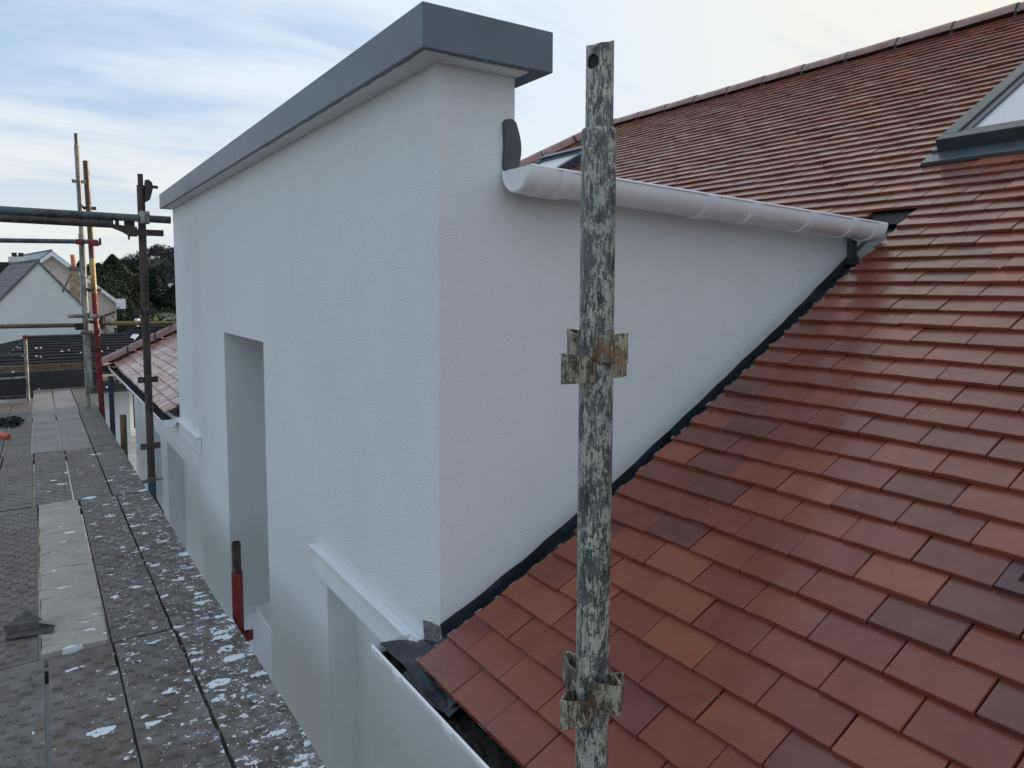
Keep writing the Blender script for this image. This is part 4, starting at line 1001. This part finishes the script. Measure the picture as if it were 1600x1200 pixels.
# small pallet of junk: bright patch seen through the gap
# boards --------------------------------------------------------------
def board_mesh(w, L_, kind):
    mb = MB(); t_ = .045
    mb.box(-w, 0, 0, L_, -t_, 0)
    if kind == 'steel':
        # pressed dimples: pairs of short raised arcs round a dark slot
        px0 = .062; nrow = int((L_-.08)/.056)
        for i in range(nrow):
            for j in range(3):
                cx = -w*(.18+.32*j) + (.016 if i % 2 else -.016); cy = .05+i*.056+(.5-j)*.009
                for sg in (-1, 1):
                    ar = []; k = 5
                    for q_ in range(k+1):
                        a = R(-78+156*q_/k) + (0 if sg > 0 else math.pi)
                        ar.append((math.cos(a), math.sin(a)))
                    vs = []
                    for (ca, sa) in ar:
                        ox = cx+sg*.0030
                        for rr, hh in ((.0160, 0.0002), (.0125, .0032), (.0088, .0004)): vs.append((ox+rr*ca, cy+rr*.80*sa, hh))
                    fs = []
                    for q_ in range(k): 
                        b0 = q_*3; fs += [(b0, b0+3, b0+4, b0+1), (b0+1, b0+4, b0+5, b0+2)]
                    mb.add(vs, fs)
                mb.cur = 1; mb.add([(cx-.0030, cy-.0034, .0006), (cx+.0030, cy-.0034, .0006), (cx+.0030, cy+.0034, .0006), (cx-.0030, cy+.0034, .0006)], [(0, 1, 2, 3)]); mb.cur = 0
    elif kind == 'ply':
        n = 30; rg = random.Random(1)
        mb = MB(); xs = [-w, -w+.004, -w*.5, -.004, 0]
        for i in range(n):
            y0 = L_*i/n; y1 = L_*(i+1)/n
        ys = [0]+[L_*(i+1)/n for i in range(n)]
        jag0 = [rg.uniform(-.003, .004) for _ in ys]; jag1 = [rg.uniform(-.004, .003) for _ in ys]
        top = []; 
        for i, y_ in enumerate(ys):
            zt = .008+.006*(1 if i == 0 else 0)
            top += [(-w+jag0[i], y_+(rg.uniform(-.006, .006) if i == 0 else 0), zt-.003), (-w*.5, y_, zt+.001), (jag1[i], y_+(rg.uniform(-.006, .006) if i == 0 else 0), zt-.003)]
        fs = []
        for i in range(n): b0 = i*3; fs += [(b0, b0+1, b0+4, b0+3), (b0+1, b0+2, b0+5, b0+4)]
        nb = len(top); bot = [(x_, y_, -t_) for x_, y_, z_ in top]
        for i in range(n): b0 = i*3; fs += [(b0, b0+3, nb+b0+3, nb+b0), (b0+2, b0+5, nb+b0+5, nb+b0+2)]
        fs += [(0, 1, nb+1, nb), (1, 2, nb+2, nb+1), (nb, nb+2, nb+3*n+2, nb+3*n)]
        mb.add(top+bot, fs)
    return mb
bays = [  # y0, y1, right-edge x values of the joints, from the wall side outward
 (.35, 3.245, [.663, .430, .200, -.030, -.262, -.495]),
 (3.262, 5.835, [.650, .424, .194, -.048, -.280, -.512]),
 (5.85, 7.985, [.636, .402, .165, -.080, -.315, -.55]),
 (8.0, 10.96, [.633, .400, .143, -.102, -.335, -.57]),
 (10.975, 14.21, [.660, .418, .152, -.108, -.35, -.59]),
]
kinds = {(1, 2): 'ply', (2, 2): 'steel', (3, 1): 'worn', (3, 2): 'worn', (4, 2): 'worn', (4, 1): 'worn', (2, 1): 'steel'}
names_b = ['nearest bay', 'second bay', 'third bay', 'fourth bay', 'farthest bay']
names_c = ['wall-side', 'second from the wall', 'third from the wall', 'fourth from the wall', 'outermost']
look = {'steel': 'dimpled steel board', 'ply': 'pale ridged timber board', 'worn': 'worn smooth tan board'}
bcache = {}
rg = random.Random(77)
for bi, (y0, y1, js) in enumerate(bays):
    for ci in range(5):
        kd = kinds.get((bi, ci), 'steel')
        if bi == 4 and ci == 3: y1b = 12.57
        elif bi == 4 and ci == 4: y1b = 12.57
        else: y1b = y1
        wd_ = js[ci]-js[ci+1]-.013; L_ = y1b-y0
        key = (bi, kd, round(L_, 2))
        if key not in bcache:
            o = board_mesh(.222 if kd != 'ply' else .224, L_, kd).build('scaffold_board', None, None, mats=[M[kd if kd in M else 'worn'], M['black']], bevel=0)
            bcache[key] = o
        else:
            o = bpy.data.objects.new('scaffold_board', bcache[key].data); COL.objects.link(o)
        o.location = (js[ci]-.004, y0+rg.uniform(-.004, .004), zdeck(y0)+rg.uniform(-.003, .003)+(.006 if kd == 'ply' else 0))
        o.scale = (wd_/.222, 1, 1)
        o.rotation_euler = (-math.atan(.025)+rg.uniform(-.0008, .0008), rg.uniform(-.004, .004), rg.uniform(-.0012, .0012))
        splash = {0: ' thick with white paint spots' if ci < 2 else ' lightly paint flecked', 1: ' spattered with white paint' if ci < 2 else '', 2: ' with dusty white film' if ci < 3 else ''}.get(bi, '')
        if kd == 'ply': splash = ''
        tag(o, f"{look[kd]}{splash}, {names_c[ci]}, {names_b[bi]} of deck", 'scaffold board', 'scaffold boards of the deck')
# transoms below the deck
for yk, lb in ((.5, 'nearest end'), (3.25, 'first joint'), (5.84, 'second joint'), (7.99, 'third joint'), (10.965, 'fourth joint'), (14.1, 'far end')):
    t = empty('transom', (-1.4, yk, zdeck(yk)-.08), f'dark tube crossing under the deck boards at the {lb}', 'scaffold tube', 'transoms under the deck')
    c = MB(); c.tube((-1.45, yk, zdeck(yk)-.075), (.655, yk, zdeck(yk)-.075), .024, 14); c.build('tube', M['brown'], t, smooth=True)
# scrap on the deck
sc = MB(); A = Vector((-.165, 3.56, zdeck(3.5)+.012)); 
pts = [(-.175, 3.60, .030), (-.05, 3.565, .034), (-.045, 3.555, .012), (-.16, 3.585, .004), (-.165, 3.53, .002), (-.055, 3.50, .004), (.0, 3.47, .012), (.012, 3.50, .030), (-.05, 3.54, .038), (-.09, 3.66, .060), (-.14, 3.63, .034), (-.035, 3.585, .030), (-.02, 3.53, .022)]
pz = [Vector((a, b2, zdeck(3.5)+c_+.003)) for a, b2, c_ in pts]
sc.add(pz, [(0, 1, 2, 3), (3, 2, 5, 4), (1, 8, 12, 2), (8, 7, 6, 12), (12, 6, 5, 2), (0, 10, 9, 11, 1)])
so_ = tag(sc.build('metal_scrap', M['scrap']), 'bent rusty metal scrap lying across two boards at left', 'scrap')
md = so_.modifiers.new('thickness', 'SOLIDIFY'); md.thickness = .0025
cl = MB(); rg = random.Random(6)
for k in range(260):
    a = rg.random()*6.28; r_ = rg.random()**.6; x = -.32+.12*r_*math.cos(a); y = 10.2+.28*r_*math.sin(a); z = zdeck(10.2)+.01+.05*(1-r_)*rg.random()
    u = Vector((rg.gauss(0, 1), rg.gauss(0, 1), rg.gauss(0, .5))).normalized()*.05; w_ = Vector((rg.gauss(0, 1), rg.gauss(0, 1), rg.gauss(0, .5))).normalized()*.03
    p_ = Vector((x, y, z+.02)); cl.add([p_-u, p_+u, p_+w_], [(0, 1, 2)])
cl.tube((-.42, 10.1, zdeck(10.1)+.03), (-.18, 10.25, zdeck(10.2)+.03), .018, 8)
tag(cl.build('black_rag', M['black']), 'crumpled black rag lying on the far left boards', 'rag')
c = MB(); c.tube((-.60, 9.3, zdeck(9.3)+.10), (-.30, 9.05, zdeck(9)+.025), .022, 10, .03); tag(c.build('orange_handle', M['orange'], smooth=True), 'orange tool handle poking in at the left edge of the deck', 'tool')
# loose paint crumbs
cr = MB(); rg = random.Random(12)
for k in range(420):
    x = .655-abs(rg.gauss(0, .22)); y = rg.uniform(1.9, 5.2)
    if x < -.4: continue
    s_ = rg.uniform(.0012, .0042); p_ = Vector((x, y, zdeck(y)+.001+s_*.6))
    cr.add([p_+Vector((s_*math.cos(a)*rg.uniform(.6, 1.3), s_*math.sin(a)*rg.uniform(.6, 1.3), 0)) for a in (0, 1.5, 3.1, 4.6)]+[p_+Vector((0, 0, s_*.7))], [(0, 1, 4), (1, 2, 4), (2, 3, 4), (3, 0, 4), (3, 2, 1, 0)])
tag(cr.build('paint_crumbs', M['fascia']), 'white paint and render crumbs scattered on the deck boards', 'debris', kind='stuff')
